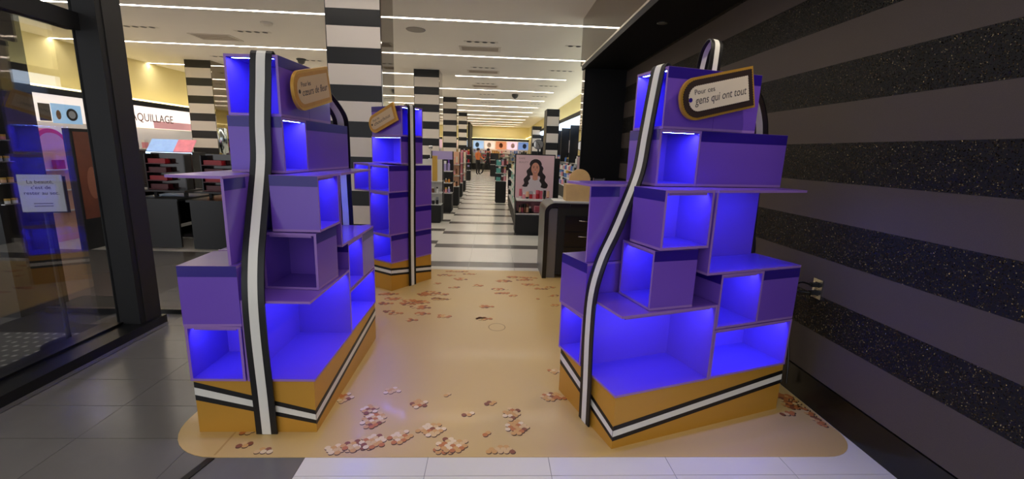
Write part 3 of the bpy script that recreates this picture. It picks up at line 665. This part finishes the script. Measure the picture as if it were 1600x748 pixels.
# right of the aisle: end bay with portrait poster
gb = empty('poster_bay', (.80, 7.9, 0), 0, 'black shop bay with a large pink portrait poster beside the aisle', 'gondola')
MB().box(-.365, .365, 0, .45, .03, .36, BLKMATT).box(-.34, .34, .02, .43, 0, .03, BLKGLOSS).build('plinth', gb)
MB().box(-.365, .365, .06, .45, .36, .40, SHELF).build('shelf', gb)
MB().box(-.365, .365, 0, .30, .385, .40, SHELF).build('shelf_lip', gb)
MB().box(-.365, .365, 0, .45, .63, .655, SHELF).build('shelf', gb)
MB().box(-.365, .365, .40, .45, .40, .63, PAL['pink']).build('back_panel', gb)
for s in (-1, 1): MB().box(s*.365-.01, s*.365+.01, 0, .45, .36, .655, BLKGLOSS).build('side_panel', gb)
MB().box(-.38, .38, .38, .45, .655, 1.475, BLKMATT).build('poster_frame', gb)
PB = mat('poster_pink', (228, 194, 200), .4); po = MB().box(-.36, .36, .372, .38, .66, 1.455, PB).build('poster', gb)
HAIR = mat('print_hair', (34, 20, 22), .45); SKIN = mat('print_skin', (214, 150, 124), .45); SWEAT = mat('print_white', (220, 212, 216), .45, noise=.04, nscale=30); LIP = mat('print_lip', (176, 60, 70), .4)
def flat(nm, pts, m, z):     # print on the poster: x right, y up (metres on the sheet)
    MB().prism([(a, b) for a, b in pts], 0, .0006, m, M=Matrix(((1, 0, 0, 0), (0, 0, -1, .372-z), (0, 1, 0, 0), (0, 0, 0, 1)))).build(nm, po)
def oval(cx, cy, rx, ry, n=20, a0=0): return [(cx+rx*math.cos(a0+2*math.pi*i/n), cy+ry*math.sin(a0+2*math.pi*i/n)) for i in range(n)]
flat('sweater_print', [(-.21, .68), (-.22, .80), (-.20, .92), (-.13, .99), (-.05, 1.04), (.08, 1.04), (.15, .99), (.21, .92), (.23, .80), (.21, .68)], SWEAT, .0005)
hp = []
for i in range(15): t = i/14; hp.append((-.10-.13*t+.02*math.sin(t*16), 1.28-.40*t))
for i in range(6): t = i/5; hp.append((-.225+.09*t, .87-.01*math.sin(t*3)))
for i in range(10): t = i/9; hp.append((-.125+.05*t+.012*math.sin(t*12), .90+.18*t))
for i in range(10): t = i/9; hp.append((.085+.05*t+.014*math.sin(t*11), 1.07-.21*t))
for i in range(6): t = i/5; hp.append((.15+.09*t, .85-.01*math.sin(t*3)))
for i in range(15): t = i/14; hp.append((.25-.125*t+.02*math.sin(t*16), .87+.40*t))
for i in range(11): a = math.pi*i/10; hp.append((.01+.115*math.cos(a), 1.28+.105*math.sin(a)))
flat('hair_print', hp, HAIR, .0012)
flat('neck_print', [(-.04, 1.0), (-.038, 1.12), (.055, 1.12), (.06, 1.0), (.01, .985)], SKIN, .0019)
flat('face_print', oval(.008, 1.205, .078, .115), SKIN, .0026)
for sx_ in (-.026, .040): flat('eye_print', oval(sx_, 1.225, .014, .007, 10), DARKINK, .0033); flat('brow_print', [(sx_-.02, 1.246), (sx_+.02, 1.246), (sx_+.016, 1.253), (sx_-.014, 1.254)], DARKINK, .0033)
flat('nose_print', [(.0, 1.178), (.016, 1.178), (.01, 1.215)], mat('print_skin_shade', (190, 124, 100), .45), .0033)
flat('mouth_print', [(-.028, 1.152), (.007, 1.146), (.042, 1.152), (.024, 1.13), (-.01, 1.129)], LIP, .0033)
flat('smile_print', [(-.018, 1.147), (.032, 1.147), (.02, 1.14), (-.006, 1.139)], PAL['white'], .0039)
text('lettering', 'RARE', .05, mat('poster_type', (170, 130, 136), .5), Matrix.Translation((-.31, .3715, 1.375)) @ Matrix.Rotation(math.pi/2, 4, 'X'), po)
text('lettering', 'BEAUTY', .05, mat('poster_type', (170, 130, 136), .5), Matrix.Translation((-.31, .3715, 1.305)) @ Matrix.Rotation(math.pi/2, 4, 'X'), po)
fill((.50, 8.10), (1.08, 8.10), .656, 9, ['bottle', 'jar', 'tube'], ['pink', 'rose', 'red', 'peach', 'black'], 'the bay under the portrait poster', (.10, .19), (.026, .036), seed=20)
fill((.50, 8.06), (.74, 8.06), .401, 5, ['bottle', 'jar'], ['brown', 'rose', 'black', 'peach'], 'the low ledge under the poster', (.10, .16), seed=21)
tag(MB().box(-.17, .17, 0, .08, 0, .13, PAL['pink']).box(-.15, .15, -.004, 0, .02, .11, PAL['rose']).build('gift_set_box', None, loc=(.96, 8.06, .401)), 'pink boxed set on the lower shelf under the portrait poster', 'box')
# long gondola side behind the bay, facing the aisle
sg = empty('side_gondola', (.47, 8.45, 0), 0, 'long black gondola side with mint stock behind the portrait poster', 'gondola')
MB().box(0, .6, 0, 4.0, 0, .3, BLKMATT).build('plinth', sg); MB().box(.28, .33, 0, 4.0, .3, 1.4, BLKMATT).build('back_panel', sg)
for z in (.31, .55, .80, 1.05): MB().box(0, .28, 0, 4.0, z-.015, z, SHELF).build('shelf', sg)
for k, z in enumerate((.31, .55, .80, 1.05)): fill((.55, 8.5), (.55, 12.2), z, 16, ['box', 'bottle', 'tube'], (['teal', 'mint', 'white'] if k < 3 else ['mint', 'cream', 'gold']), 'the long gondola behind the poster', (.13, .2), (.035, .05), math.pi/2, 30+k)
gondola((.25, 12.9), .32, .5, .64, 1.3, 'black gondola with teal and pink columns of stock at the aisle on the right', (.65, .88, 1.1), PAL['black'])
for z, sd in ((.65, 40), (.88, 41), (1.1, 42)):
    fill((.11, 12.98), (.24, 12.98), z, 2, ['box'], ['teal'], 'the teal gondola column', (.15, .2), (.03, .035), seed=sd)
    fill((.26, 12.98), (.40, 12.98), z, 2, ['box'], ['pink', 'wine'], 'the pink gondola column', (.15, .2), (.03, .035), seed=sd+5)
gondola((.62, 13.0), .26, .5, .4, 1.15, 'low black gondola behind the long right gondola', (.42, .7), PAL['black'])
gondola((.1, 26.8), .5, .5, .7, 1.4, 'black gondola standing far back in the middle of the aisle', (.72, 1.0), PAL['black'])
# round mirror on a stand
rm = empty('round_mirror', (.92, 9.0, 1.401), 0, 'round grey tabletop mirror on a dark stand above the poster bay', 'mirror')
for f, r_, z0 in (('rim', .105, 0),):
    pts = oval(0, .27, .105, .10, 28); MB().prism(pts, -.012, .012, BLKGLOSS, M=Matrix(((1, 0, 0, 0), (0, 0, -1, 0), (0, 1, 0, 0), (0, 0, 0, 1)))).build('rim', rm)
    MB().prism(oval(0, .27, .095, .09, 28), .012, .014, MIRROR, M=Matrix(((1, 0, 0, 0), (0, 0, -1, 0), (0, 1, 0, 0), (0, 0, 0, 1)))).build('mirror_glass', rm)
MB().box(-.015, .015, -.01, .01, 0, .175, BLKGLOSS).box(-.06, .06, -.05, .05, -.001, .01, BLKGLOSS).build('stand', rm)
tag(MB().box(1.12, 1.34, 8.75, 9.25, 0, 1.401, BLKMATT).build('mirror_plinth'), 'black plinth behind the portrait poster carrying the round mirror', 'plinth')

# cash desk with drawers
dk_ = empty('drawer_counter', (.63, 5.08, 0), 0, 'black rounded counter with three drawers behind the right display stand', 'counter')
pts = [(.17, 0), (1.2, 0), (1.2, .6), (.17, .6)]
MB().prism([(.16, .015), (1.2, .015), (1.2, .6), (.16, .6)], .05, .89, BLKMATT).build('body', dk_)
arc = []
def hoop(x0, x1, y0, y1, z1, th, r):
    out = [(x0, 0)]; 
    for i in range(9): a = math.pi-math.pi/2*i/8; out.append((x0+r+r*math.cos(a), z1-r+r*math.sin(a)))
    out += [(x1, z1), (x1, z1-th)]
    for i in range(9): a = math.pi/2+math.pi/2*i/8; out.append((x0+r+(r-th)*math.cos(a), z1-r+(r-th)*math.sin(a)))
    out += [(x0+th, 0)]
    return out
MB().prism(hoop(0, .3, 0, .6, .925, .05, .12), 0, .6, BLKGLOSS, M=Matrix(((1, 0, 0, 0), (0, 0, -1, .6), (0, 1, 0, 0), (0, 0, 0, 1)))).build('rounded_end', dk_)
MB().box(.055, .158, .03, .58, 0, .86, mat('steel_panel', (120, 122, 126), .35, metal=.7)).build('steel_panel', dk_)
MB().box(.3, 1.2, -.01, .6, .89, .925, BLKGLOSS).build('top', dk_)
for i in range(3):
    z = .60-.19*i; d = MB().box(.25, .74, .003, .014, z-.005, z+.175, BLKGLOSS).build('drawer', dk_)
    MB().tube([(.42+.02*j, .003-.022*math.sin(math.pi*j/7), z+.12) for j in range(8)], .006, CHROME).build('handle', d)
tag(MB().box(-.15, .15, -.1, .1, 0, .2, WOOD).box(-.145, .145, -.1005, -.1, .005, .195, WOOD).build('wooden_box', None, loc=(1.04, 5.3, .943)), 'pale wooden box on the black drawer counter', 'box')
tag(MB().box(-.3, .16, -.14, .14, 0, .018, SHELF).build('counter_tray', None, loc=(1.04, 5.3, .925)), 'pale tray under the wooden box on the black counter', 'tray')
tag(MB().prism([(-.13, 0), (.13, 0)]+[(.13*math.cos(math.pi*i/16), .05+.13*math.sin(math.pi*i/16)) for i in range(17)], -.01, .01, WOOD, M=Matrix(((1, 0, 0, 0), (0, 0, -1, 0), (0, 1, 0, 0), (0, 0, 0, 1)))).build('wooden_sign', None, loc=(1.07, 5.33, 1.144)), 'round-topped wooden sign standing on the wooden box', 'sign')
tag(MB().box(-.7, -.46, -.2, .2, 0, 1.0, BLKMATT).box(-.72, .2, -.2, .25, 1.0, 1.03, BLKGLOSS).box(-.1, .2, -.2, .2, 0, 1.0, BLKMATT).build('payment_desk', None, loc=(1.80, 6.2, 0)), 'black payment desk at the black end wall behind the right display stand', 'desk')
for i, x in enumerate((1.22, 1.42)):
    a = empty('acrylic_holder', (x+.08, 6.1, 1.031), 0, 'small silver acrylic holder on the payment desk, %s of two' % ('left' if i == 0 else 'right'), 'holder', 'acrylic holders on the payment desk')
    MB().box(-.08, .08, -.04, .04, 0, .012, CHROME).build('foot', a)
    for s in (-1, 1): MB().box(s*.075-.005, s*.075+.005, -.03, .03, .012, .15, CHROME).build('side', a)
    MB().box(-.07, .07, -.004, .004, .05, .14, mat('acrylic_grey', (120, 118, 124), .15)).build('plate', a)

# product wall on the right beyond the black end wall
pw = empty('product_wall', (2.98, 7.1, 0), 0, 'lit perfume shelving along the right store wall', 'shelving')
MB().box(-.5, 0, 0, 18.9, 0, .4, BLKMATT).build('plinth', pw); MB().box(-.06, 0, 0, 18.9, .4, 2.45, mat('blue_grey_back', (96, 112, 138), .4)).build('back_panel', pw)
MB().box(-.45, 0, 0, 18.9, 2.45, 2.62, mat('header_blue_white', (206, 224, 245), .4, emit=SIGNLIT)).build('lit_header', pw)
for i, z in enumerate((.42, .68, .94, 1.2)): MB().box(-.5+.08*i, -.06, 0, 18.9, z-.02, z, SHELF).build('shelf', pw)
for i in range(10): MB().box(-.40, -.07, .2+1.9*i, .25+1.9*i, 1.2, 2.45, BLKGLOSS).build('divider', pw)
for i in range(6): MB().box(-.1, -.065, 5.6+1.7*i, 6.3+1.7*i, 1.55, 2.0, mat('poster_pale', (220, 214, 226), .5)).build('poster_card', pw)
for i, z in enumerate((.42, .68, .94, 1.2)): fill((2.58+.08*i, 11.5), (2.58+.08*i, 19.5), z, 22, ['bottle', 'box', 'jar'], ['silver', 'white', 'lilac', 'black', 'pink', 'silver', 'blue'], 'the right perfume wall', (.16, .25), (.07, .1), seed=50+i)

# back wall: shelving and lit pictures
bk = empty('back_shelving', (0, 36.5, 0), 0, 'coloured product shelving across the far back wall', 'shelving')
MB().box(-1.7, 2.9, 0, .4, 0, .5, BLKMATT).build('plinth', bk); MB().box(-1.7, 2.9, .38, .42, .5, 2.36, PAL['white']).build('back_panel', bk)
for z in (.52, .8, 1.08, 1.36): MB().box(-1.7, 2.9, .02, .38, z-.02, z, SHELF).build('shelf', bk)
pc = [(150, 176, 205), (224, 196, 178), (190, 120, 84), (226, 186, 200), (96, 120, 170)]
for i, c in enumerate(pc):
    pcb = tag(MB().box(-.42, .42, -.03, 0, 0, .62, mat('light_picture_%d' % i, c, .5, emit=.55)).build('light_picture', None, loc=(-1.2+.92*i, 36.46, 1.70)), 'lit picture panel on the far back wall, %s from the left' % ('first', 'second', 'third', 'fourth', 'fifth')[i], 'picture', 'lit pictures on the back wall')
    MB().prism(oval(-.1+.05*i, .3, .16, .2, 14), .031, .034, mat('picture_motif_%d' % i, tuple(min(255, v+24) if i % 2 else max(0, v-60) for v in c), .5), M=Matrix(((1, 0, 0, 0), (0, 0, -1, 0), (0, 1, 0, 0), (0, 0, 0, 1)))).build('motif', pcb)
cols_ = (['lilac', 'white'], ['red', 'rose', 'white'], ['gold', 'amber'], ['pink', 'white'], ['blue', 'silver'], ['black', 'silver'])
for k, z in enumerate((.52, .8, 1.08, 1.36)):
    for i in range(6): fill((-1.6+.75*i, 36.65), (-.95+.75*i, 36.65), z, 4, ['box'], cols_[i], 'the far back shelving', (.2, .25), (.06, .075), seed=70+k*6+i)

# left department: wall fixture with MAQUILLAGE sign
lw = empty('makeup_wall', (-8.5, 5.0, 0), 0, 'white lit makeup wall with department sign on the far left', 'shelving')
MB().box(-.45, 0, 0, 8.6, 0, .45, BLKMATT).build('plinth', lw); MB().box(-.45, -.4, 0, 8.6, .45, 1.79, mat('white_back', (232, 232, 236), .5)).build('back_panel', lw)
for z in (.46, .75, 1.03, 1.3): MB().box(-.4, -.02, 0, 8.6, z-.02, z, SHELF).build('shelf', lw)
hd = MB().box(-.12, 0, 3.2, 8.0, 1.79, 2.30, mat('sign_white', (226, 214, 206), .5, emit=SIGNLIT*.6)).build('header_panel', lw)
MB().box(.0005, .002, 6.6, 8.0, 1.80, 1.98, mat('sign_blush', (206, 150, 150), .5, emit=.3)).build('brush_print', hd)
MB().box(-.3, .02, 0, 8.6, 2.30, 2.42, BLKMATT).build('canopy', lw)
tx = text('lettering', 'MAQUILLAGE', .27, mat('sign_ink', (120, 66, 56), .5), frame((0, 1, 0), (0, 0, 1), (.003, 5.72, 1.95)), lw, ext=.001); tx.scale[0] = 1.57/max(v.co.x for v in tx.data.vertices)
MB().box(0, .006, 3.8, 4.02, 1.80, 2.12, BLKGLOSS).build('sign_black', lw)
ph = MB().box(0, .006, 4.04, 4.66, 1.77, 2.14, mat('photo_blue', (150, 190, 226), .4, emit=.35)).build('photo_panel', lw)
MB().prism(oval(4.45, 1.95, .12, .12, 20), .006, .008, DARKINK, M=Matrix(((0, 0, 1, 0), (1, 0, 0, 0), (0, 1, 0, 0), (0, 0, 0, 1)))).build('ring_motif', ph)
MB().prism(oval(4.45, 1.95, .075, .075, 20), .008, .009, PAL['silver'], M=Matrix(((0, 0, 1, 0), (1, 0, 0, 0), (0, 1, 0, 0), (0, 0, 0, 1)))).build('ring_centre', ph)
MB().prism(oval(4.17, 1.93, .05, .09, 14, .5), .006, .008, PAL['brown'], M=Matrix(((0, 0, 1, 0), (1, 0, 0, 0), (0, 1, 0, 0), (0, 0, 0, 1)))).build('brush_motif', ph)
for k, z in enumerate((.46, .75, 1.03, 1.3)): fill((-8.68, 8.2), (-8.68, 13.2), z, 16, ['box', 'bottle', 'jar'], ['cream', 'white', 'pink', 'black', 'brown', 'silver'], 'the far left makeup wall', (.13, .2), (.05, .07), math.pi/2, 100+k)

# black makeup tables with red stock
def makeup_table(x, y, sx, sy, label, rz=0.0, back=True, seed=0, wh=''):
    t = empty('makeup_table', (x, y, 0), rz, label, 'table', 'black makeup tables')
    MB().box(-sx/2, sx/2, 0, .03, .02, .68, BLKGLOSS).build('front_panel', t)
    MB().box(-sx/2, sx/2, sy-.03, sy, .02, .68, BLKGLOSS).build('rear_panel', t)
    MB().box(-sx/2+.04, -sx/2+.07, .03, sy-.03, .02, .68, BLKMATT).build('side_panel', t); MB().box(sx/2-.07, sx/2-.04, .03, sy-.03, .3, .34, SHELF).build('inner_shelf', t)
    MB().box(-sx/2-.03, sx/2+.03, -.03, sy+.03, .68, .71, BLKGLOSS).build('top', t)
    for s in (-1, 1): MB().box(s*sx/2*.7-.02, s*sx/2*.7+.02, sy*.45-.02, sy*.45+.02, .71, .79, BLKMATT).build('riser', t)
    MB().box(-sx/2-.02, sx/2+.02, sy*.2, sy*.8, .79, .81, BLKGLOSS).build('upper_shelf', t)
    u = empty('stock_unit', (x, y+sy*.5, .811), rz, wh, 'display', 'dark red stock units on the makeup tables')
    MB().box(-sx/2+.02, sx/2-.02, .04, .07, 0, .52, mat('smoked_panel', (40, 28, 26), .12, coat=.4)).build('back_panel', u)
    for s in (-1, 1): MB().box(s*(sx/2-.03)-.008, s*(sx/2-.03)+.008, -.10, .04, 0, .5, BLKGLOSS).build('side_panel', u)
    for i in range(4): MB().box(-sx/2+.04, 0, -.10, .04, .12*i, .12*i+.012, PAL['wine']).box(-sx/2+.05, -.01, -.07, .03, .12*i+.012, .12*i+.075, PAL['red'] if i % 2 else PAL['wine']).build('stock_tier', u)
    return t
makeup_table(-4.68, 6.22, .6, .75, 'black makeup table on the left beside the black post', wh='dark red tiered stock unit on the left black makeup table')
makeup_table(-3.86, 6.16, .62, .75, 'black makeup table just behind the left purple display stand', wh='dark red tiered stock unit on the makeup table behind the left purple stand')
makeup_table(-5.9, 7.0, .6, .7, 'black makeup table partly hidden behind the black post', wh='dark red tiered stock unit on the makeup table behind the black post')
# orange and white graphic tower, screen unit, chrome lamp
og = empty('graphic_tower', (-4.95, 8.0, 0), 0, 'white and orange graphic tower behind the black makeup tables', 'display')
MB().box(-.2, .2, 0, .3, 0, .63, BLKMATT).build('plinth', og); MB().box(-.18, .18, .02, .28, .63, 1.24, PAL['white']).build('tower', og)
MB().box(-.17, .17, .015, .0199, .64, 1.02, mat('orange_print', (232, 160, 110), .5)).build('orange_panel', og)
MB().prism(oval(.03, 1.14, .04, .045, 14), -.0149, -.013, PAL['rose'], M=Matrix(((1, 0, 0, 0), (0, 0, -1, 0), (0, 1, 0, 0), (0, 0, 0, 1)))).build('rose_motif', og)
MB().prism([(-.12, 1.05), (-.02, 1.05), (-.03, 1.15), (-.1, 1.14)], -.0149, -.013, PAL['teal'], M=Matrix(((1, 0, 0, 0), (0, 0, -1, 0), (0, 1, 0, 0), (0, 0, 0, 1)))).build('teal_motif', og)
sc_ = empty('screen_unit', (-6.12, 8.6, 0), 0, 'unit with bright blue and pink slanted screen under the department sign', 'display')
MB().box(-.4, .45, 0, .4, 0, 1.3, BLKMATT).build('cabinet', sc_)
MB().prism([(0, 1.31), (.02, 1.30), (.2, 1.52), (.18, 1.53)], -.38, .1, mat('screen_blue', (150, 180, 225), .3, noise=.35, nscale=9, emit=.35), M=Matrix(((0, 0, 1, 0), (1, 0, 0, 0), (0, 1, 0, 0), (0, 0, 0, 1)))).build('screen_blue', sc_)
MB().prism([(0, 1.31), (.02, 1.30), (.2, 1.52), (.18, 1.53)], .11, .43, mat('screen_pink', (220, 130, 140), .3, noise=.4, nscale=9, emit=.3), M=Matrix(((0, 0, 1, 0), (1, 0, 0, 0), (0, 1, 0, 0), (0, 0, 0, 1)))).build('screen_pink', sc_)
MB().box(-.4, .45, -.03, -.002, 1.26, 1.29, mat('screen_edge', (190, 220, 255), .4, emit=1.6)).build('light_edge', sc_)
cl_ = MB().lathe([(.1, 0), (.1, .02), (.03, .04), (.03, 1.28), (.085, 1.30), (.085, 1.78), (.07, 1.79)], mat('chrome_tube', (190, 200, 200), .15, metal=1.0), n=16).build('chrome_floor_lamp', None, smooth=True, loc=(-5.55, 9.4, 0))
tag(cl_, 'chrome cylinder lamp standing beside the department sign', 'lamp')

# things behind the shop window
pi = empty('black_pillar', (-4.3, 3.75, 0), 0, 'black shelved pillar unit behind the shop window glass', 'pillar')
MB().box(-.45, .36, -.12, .3, 0, 2.9, BLKGLOSS).build('body', pi)
for i in range(4):
    z = .95+.17*i; MB().box(.361, .40, -.11, .02, z, z+.008, CHROME).build('shelf', pi)
for i in range(4):
    for j in range(2):
        o = put(pack('jar', ('white', 'peach', 'silver', 'pink')[i], 'gold', .04, .018), 'cream_jar', (-3.92, 3.68+.055*j, .959+.17*i)); tag(o, 'tiny %s jar on the pillar shelves behind the shop window, %s one' % (('white', 'peach', 'silver', 'pink')[i], ('near', 'far')[j]), 'jar', 'jars on the pillar shelves')
ss = empty('sign_stand', (-3.10, 3.14, .0), .35, 'grey notice on a black stand behind the shop window', 'sign')
MB().lathe([(.15, .008), (.15, .018), (.02, .028)], BLKGLOSS, n=24).build('foot', ss)
MB().tube([(0, 0, .02), (.0, 0, .98)], .016, BLKMATT).build('pole', ss)
pl = MB().box(-.115, .115, -.012, .0, .99, 1.245, mat('notice_grey', (196, 198, 204), .5)).build('notice_board', ss)
MB().box(-.105, .125, .0, .015, .98, 1.235, BLKMATT).build('board_back', ss)
for k, s in enumerate(("La beauté,", "c'est de", "rester au sec.")): text('lettering', s, .034, DARKINK, Matrix.Translation((0, -.0126, 1.185-.038*k)) @ Matrix.Rotation(math.pi/2, 4, 'X'), pl, align='CENTER')
for k in range(2): MB().box(-.05, .05, -.0128, -.012, 1.045-.018*k, 1.05-.018*k, INK).build('small_print', pl)
# red arch display, brown poster tower, white shelf
def arch(w2, h, n=14): return [(-w2, 0), (w2, 0)]+[(w2*math.cos(math.pi*i/n), h-w2+w2*math.sin(math.pi*i/n)) for i in range(n+1)]
YX = Matrix(((0, 0, 1, 0), (1, 0, 0, 0), (0, 1, 0, 0), (0, 0, 0, 1)))
ra = empty('arch_display', (-6.3, 6.62, 0), 0, 'pink arched display with red rim behind the shop window', 'display')
MB().prism(arch(.25, 1.62), -.12, 0, mat('arch_red', (232, 40, 64), .35), M=YX).build('red_rim', ra)
MB().prism(arch(.20, 1.56), .001, .012, mat('arch_pink', (238, 176, 176), .4), M=YX).build('pink_back', ra)
for z in (.45, .75, 1.05): MB().box(.012, .10, -.2, .2, z-.015, z, PAL['white']).build('shelf', ra)
MB().box(.0125, .016, -.18, .18, .1, .9, PAL['peach']).build('peach_panel', ra)
MB().box(.02, .07, -.06, .08, 1.05, 1.18, PAL['red']).build('red_motif', ra)
ra2 = tag(MB().box(-.2, .2, -.12, .12, 0, 1.2, mat('arch_red', (232, 40, 64), .35)).box(-.17, .17, -.125, -.12, .3, 1.15, PAL['rose']).build('red_stand', None, loc=(-6.5, 4.75, 0)), 'red stand at the left edge behind the shop window', 'display')
bt = empty('poster_tower', (-5.5, 6.25, 0), 0, 'dark poster tower with warm brown picture behind the shop window', 'display')
MB().box(-.1, 0, -.2, .2, 0, 1.62, BLKMATT).build('tower', bt); MB().box(.0005, .004, -.17, .17, .42, 1.58, mat('poster_brown', (150, 84, 60), .4, noise=.35, nscale=5)).build('poster', bt)
MB().prism(oval(.02, .9, .09, .22, 16), .004, .006, mat('poster_skin', (196, 124, 96), .4), M=YX).build('portrait_print', bt)
ws = empty('white_shelf', (-7.4, 8.0, 0), 0, 'white shelf unit with small stock behind the red arch', 'shelving')
MB().box(-.3, -.26, -.5, .5, 0, 1.45, PAL['white']).build('back_panel', ws)
for z in (.3, .6, .9, 1.2): MB().box(-.26, 0, -.5, .5, z-.02, z, SHELF).build('shelf', ws)
MB().box(-.02, .0, -.5, .5, 1.3, 1.45, PAL['purple']).build('header', ws)
for k, z in enumerate((.3, .6, .9)): fill((-7.52, 7.6), (-7.52, 8.45), z, 5, ['bottle', 'box'], ['teal', 'white', 'mint', 'brown'], 'the white shelf behind the arch', (.14, .2), (.04, .05), seed=130+k)

# wall outlet, plugs and cords on the right wall
ot = empty('wall_outlet', (XW, 2.465, .74), 0, 'steel double wall outlet on the striped wall', 'outlet')
MB().box(-.008, 0, -.038, .038, -.06, .06, CHROME).build('plate', ot)
for z in (-.026, .026): MB().box(-.012, -.008, -.016, .016, z-.015, z+.015, BLKMATT).build('socket', ot)
for i, (z, dy, lab) in enumerate(((.765, .0, 'upper'), (.715, .02, 'lower'))):
    c = empty('power_cord', (XW-.03, 2.465, z), 0, 'black power cord hanging from the %s socket of the wall outlet' % lab, 'cord', 'power cords at the wall outlet')
    MB().box(-.02, .017, -.014, .014, -.012, .012, BLKMATT).build('plug', c)
    k_ = -.022*i; pts = [(-.02, 0, 0), (-.05+k_, .05, .0-.01*i), (-.05+k_, .10+dy, -.06), (-.035+k_, .12+dy, -.15), (-.02+k_, .13+dy, -.25), (-.02+k_, .12+dy*.5, -.38), (-.012+k_, .10+dy, -.50), (-.012+k_, .085+dy, -.60), (-.012+k_, .075+dy, -.70+.05*i)]
    sm = []
    P = [Vector(q) for q in pts]
    for a in range(len(P)-1):
        p0, p1, p2, p3 = P[max(a-1, 0)], P[a], P[a+1], P[min(a+2, len(P)-1)]
        for s in range(5): t = s/5; sm.append(.5*((2*p1)+(p2-p0)*t+(2*p0-5*p1+4*p2-p3)*t*t+(3*p1-p0-3*p2+p3)*t**3))
    MB().tube(sm+[P[-1]], .006, BLKGLOSS, 7).build('cable', c)

# ------------------------------------------------------------------ two people far down the aisle
def person(loc, rz, joints, label, top, bottom, skin, hairm, bust=True):
    """joints: name -> (x,y,z,r) ; edges fixed; a skin surface over the skeleton; clothes follow by height"""
    E_ = [('pelvis', 'waist'), ('waist', 'chest'), ('chest', 'neck'), ('neck', 'jaw'), ('jaw', 'crown'), ('chest', 'sl'), ('sl', 'el'), ('el', 'wl'), ('wl', 'fl'), ('chest', 'sr'), ('sr', 'er'), ('er', 'wr'), ('wr', 'fr'),
          ('pelvis', 'hl'), ('hl', 'kl'), ('kl', 'al'), ('al', 'tl'), ('pelvis', 'hr'), ('hr', 'kr'), ('kr', 'ar'), ('ar', 'tr')]
    ks = list(joints); idx = {k: i for i, k in enumerate(ks)}
    me = bpy.data.meshes.new('person'); me.from_pydata([joints[k][:3] for k in ks], [(idx[a], idx[b]) for a, b in E_], [])
    o = bpy.data.objects.new('person', me); COL.objects.link(o); o.location = loc; o.rotation_euler[2] = rz
    sk = o.modifiers.new('skin', 'SKIN'); sub = o.modifiers.new('sub', 'SUBSURF'); sub.levels = 2; sub.render_levels = 2
    for i, k in enumerate(ks):
        me.skin_vertices[0].data[i].radius = (joints[k][3], joints[k][3]*(.8 if k in ('pelvis', 'waist', 'chest') else 1)); me.skin_vertices[0].data[i].use_root = (k == 'pelvis')
    # one material, clothing by body height
    m = bpy.data.materials.new('clothed_body'); m.use_nodes = True; nt = m.node_tree; b = nt.nodes['Principled BSDF']; b.inputs['Roughness'].default_value = .7
    tc = nt.nodes.new('ShaderNodeTexCoord'); sep = nt.nodes.new('ShaderNodeSeparateXYZ'); nt.links.new(tc.outputs['Object'], sep.inputs[0])
    r = nt.nodes.new('ShaderNodeValToRGB'); r.color_ramp.interpolation = 'CONSTANT'; mr = nt.nodes.new('ShaderNodeMath'); mr.operation = 'DIVIDE'; mr.inputs[1].default_value = 2.0
    hz = joints['pelvis'][2]+.02; nz = joints['neck'][2]-.02
    e = r.color_ramp.elements; e[0].position = 0; e[0].color = (*lin((14, 13, 14)), 1); e[1].position = .035; e[1].color = (*lin(bottom), 1)
    q = e.new(hz/2); q.color = (*lin(top), 1); q = e.new(nz/2); q.color = (*lin(skin), 1)
    nt.links.new(sep.outputs['Z'], mr.inputs[0]); nt.links.new(mr.outputs[0], r.inputs[0]); nt.links.new(r.outputs[0], b.inputs['Base Color'])
    me.materials.append(m)
    tag(o, label, 'person')
    c = joints['crown']; j = joints['jaw']; hc = ((c[0]+j[0])/2, (c[1]+j[1])/2+.02, (c[2]+j[2])/2+.03)
    MB().lathe([(.02, -.10), (.095, -.06), (.108, .0), (.095, .06), (.05, .10), (.01, .115)], hairm, n=14).build('hair', o, smooth=True, loc=hc)
    return o
J = dict(pelvis=(0, 0, .92, .14), waist=(0, 0, 1.08, .125), chest=(0, .01, 1.30, .145), neck=(0, .0, 1.44, .055), jaw=(0, -.02, 1.52, .075), crown=(0, 0, 1.62, .08),
         sl=(-.19, .01, 1.37, .06), el=(-.24, .0, 1.12, .045), wl=(-.2, -.14, .93, .035), fl=(-.18, -.22, .88, .03), sr=(.19, .01, 1.37, .06), er=(.25, -.02, 1.12, .045), wr=(.3, -.18, 1.0, .035), fr=(.31, -.26, .97, .03),
         hl=(-.1, 0, .86, .10), kl=(-.11, -.02, .48, .068), al=(-.11, .02, .09, .045), tl=(-.11, -.13, .03, .035), hr=(.1, 0, .86, .10), kr=(.11, -.02, .48, .068), ar=(.11, .02, .09, .045), tr=(.12, -.13, .03, .035))
person((-.95, 28.6, 0), .9, J, 'distant person in an orange top and black trousers at the back of the aisle', (222, 128, 74), (20, 19, 22), (206, 150, 122), HAIR)
J2 = dict(J); J2.update(hl=(-.1, 0, .86, .10), kl=(-.1, -.25, .52, .068), al=(-.1, -.34, .12, .045), tl=(-.1, -.47, .05, .035), hr=(.1, 0, .86, .10), kr=(.1, .12, .48, .068), ar=(.1, .36, .14, .045), tr=(.1, .28, .035, .035))
person((-.32, 29.2, 0), -1.3, J2, 'distant person in dark clothes striding across the aisle', (30, 28, 32), (18, 17, 20), (206, 150, 122), HAIR)
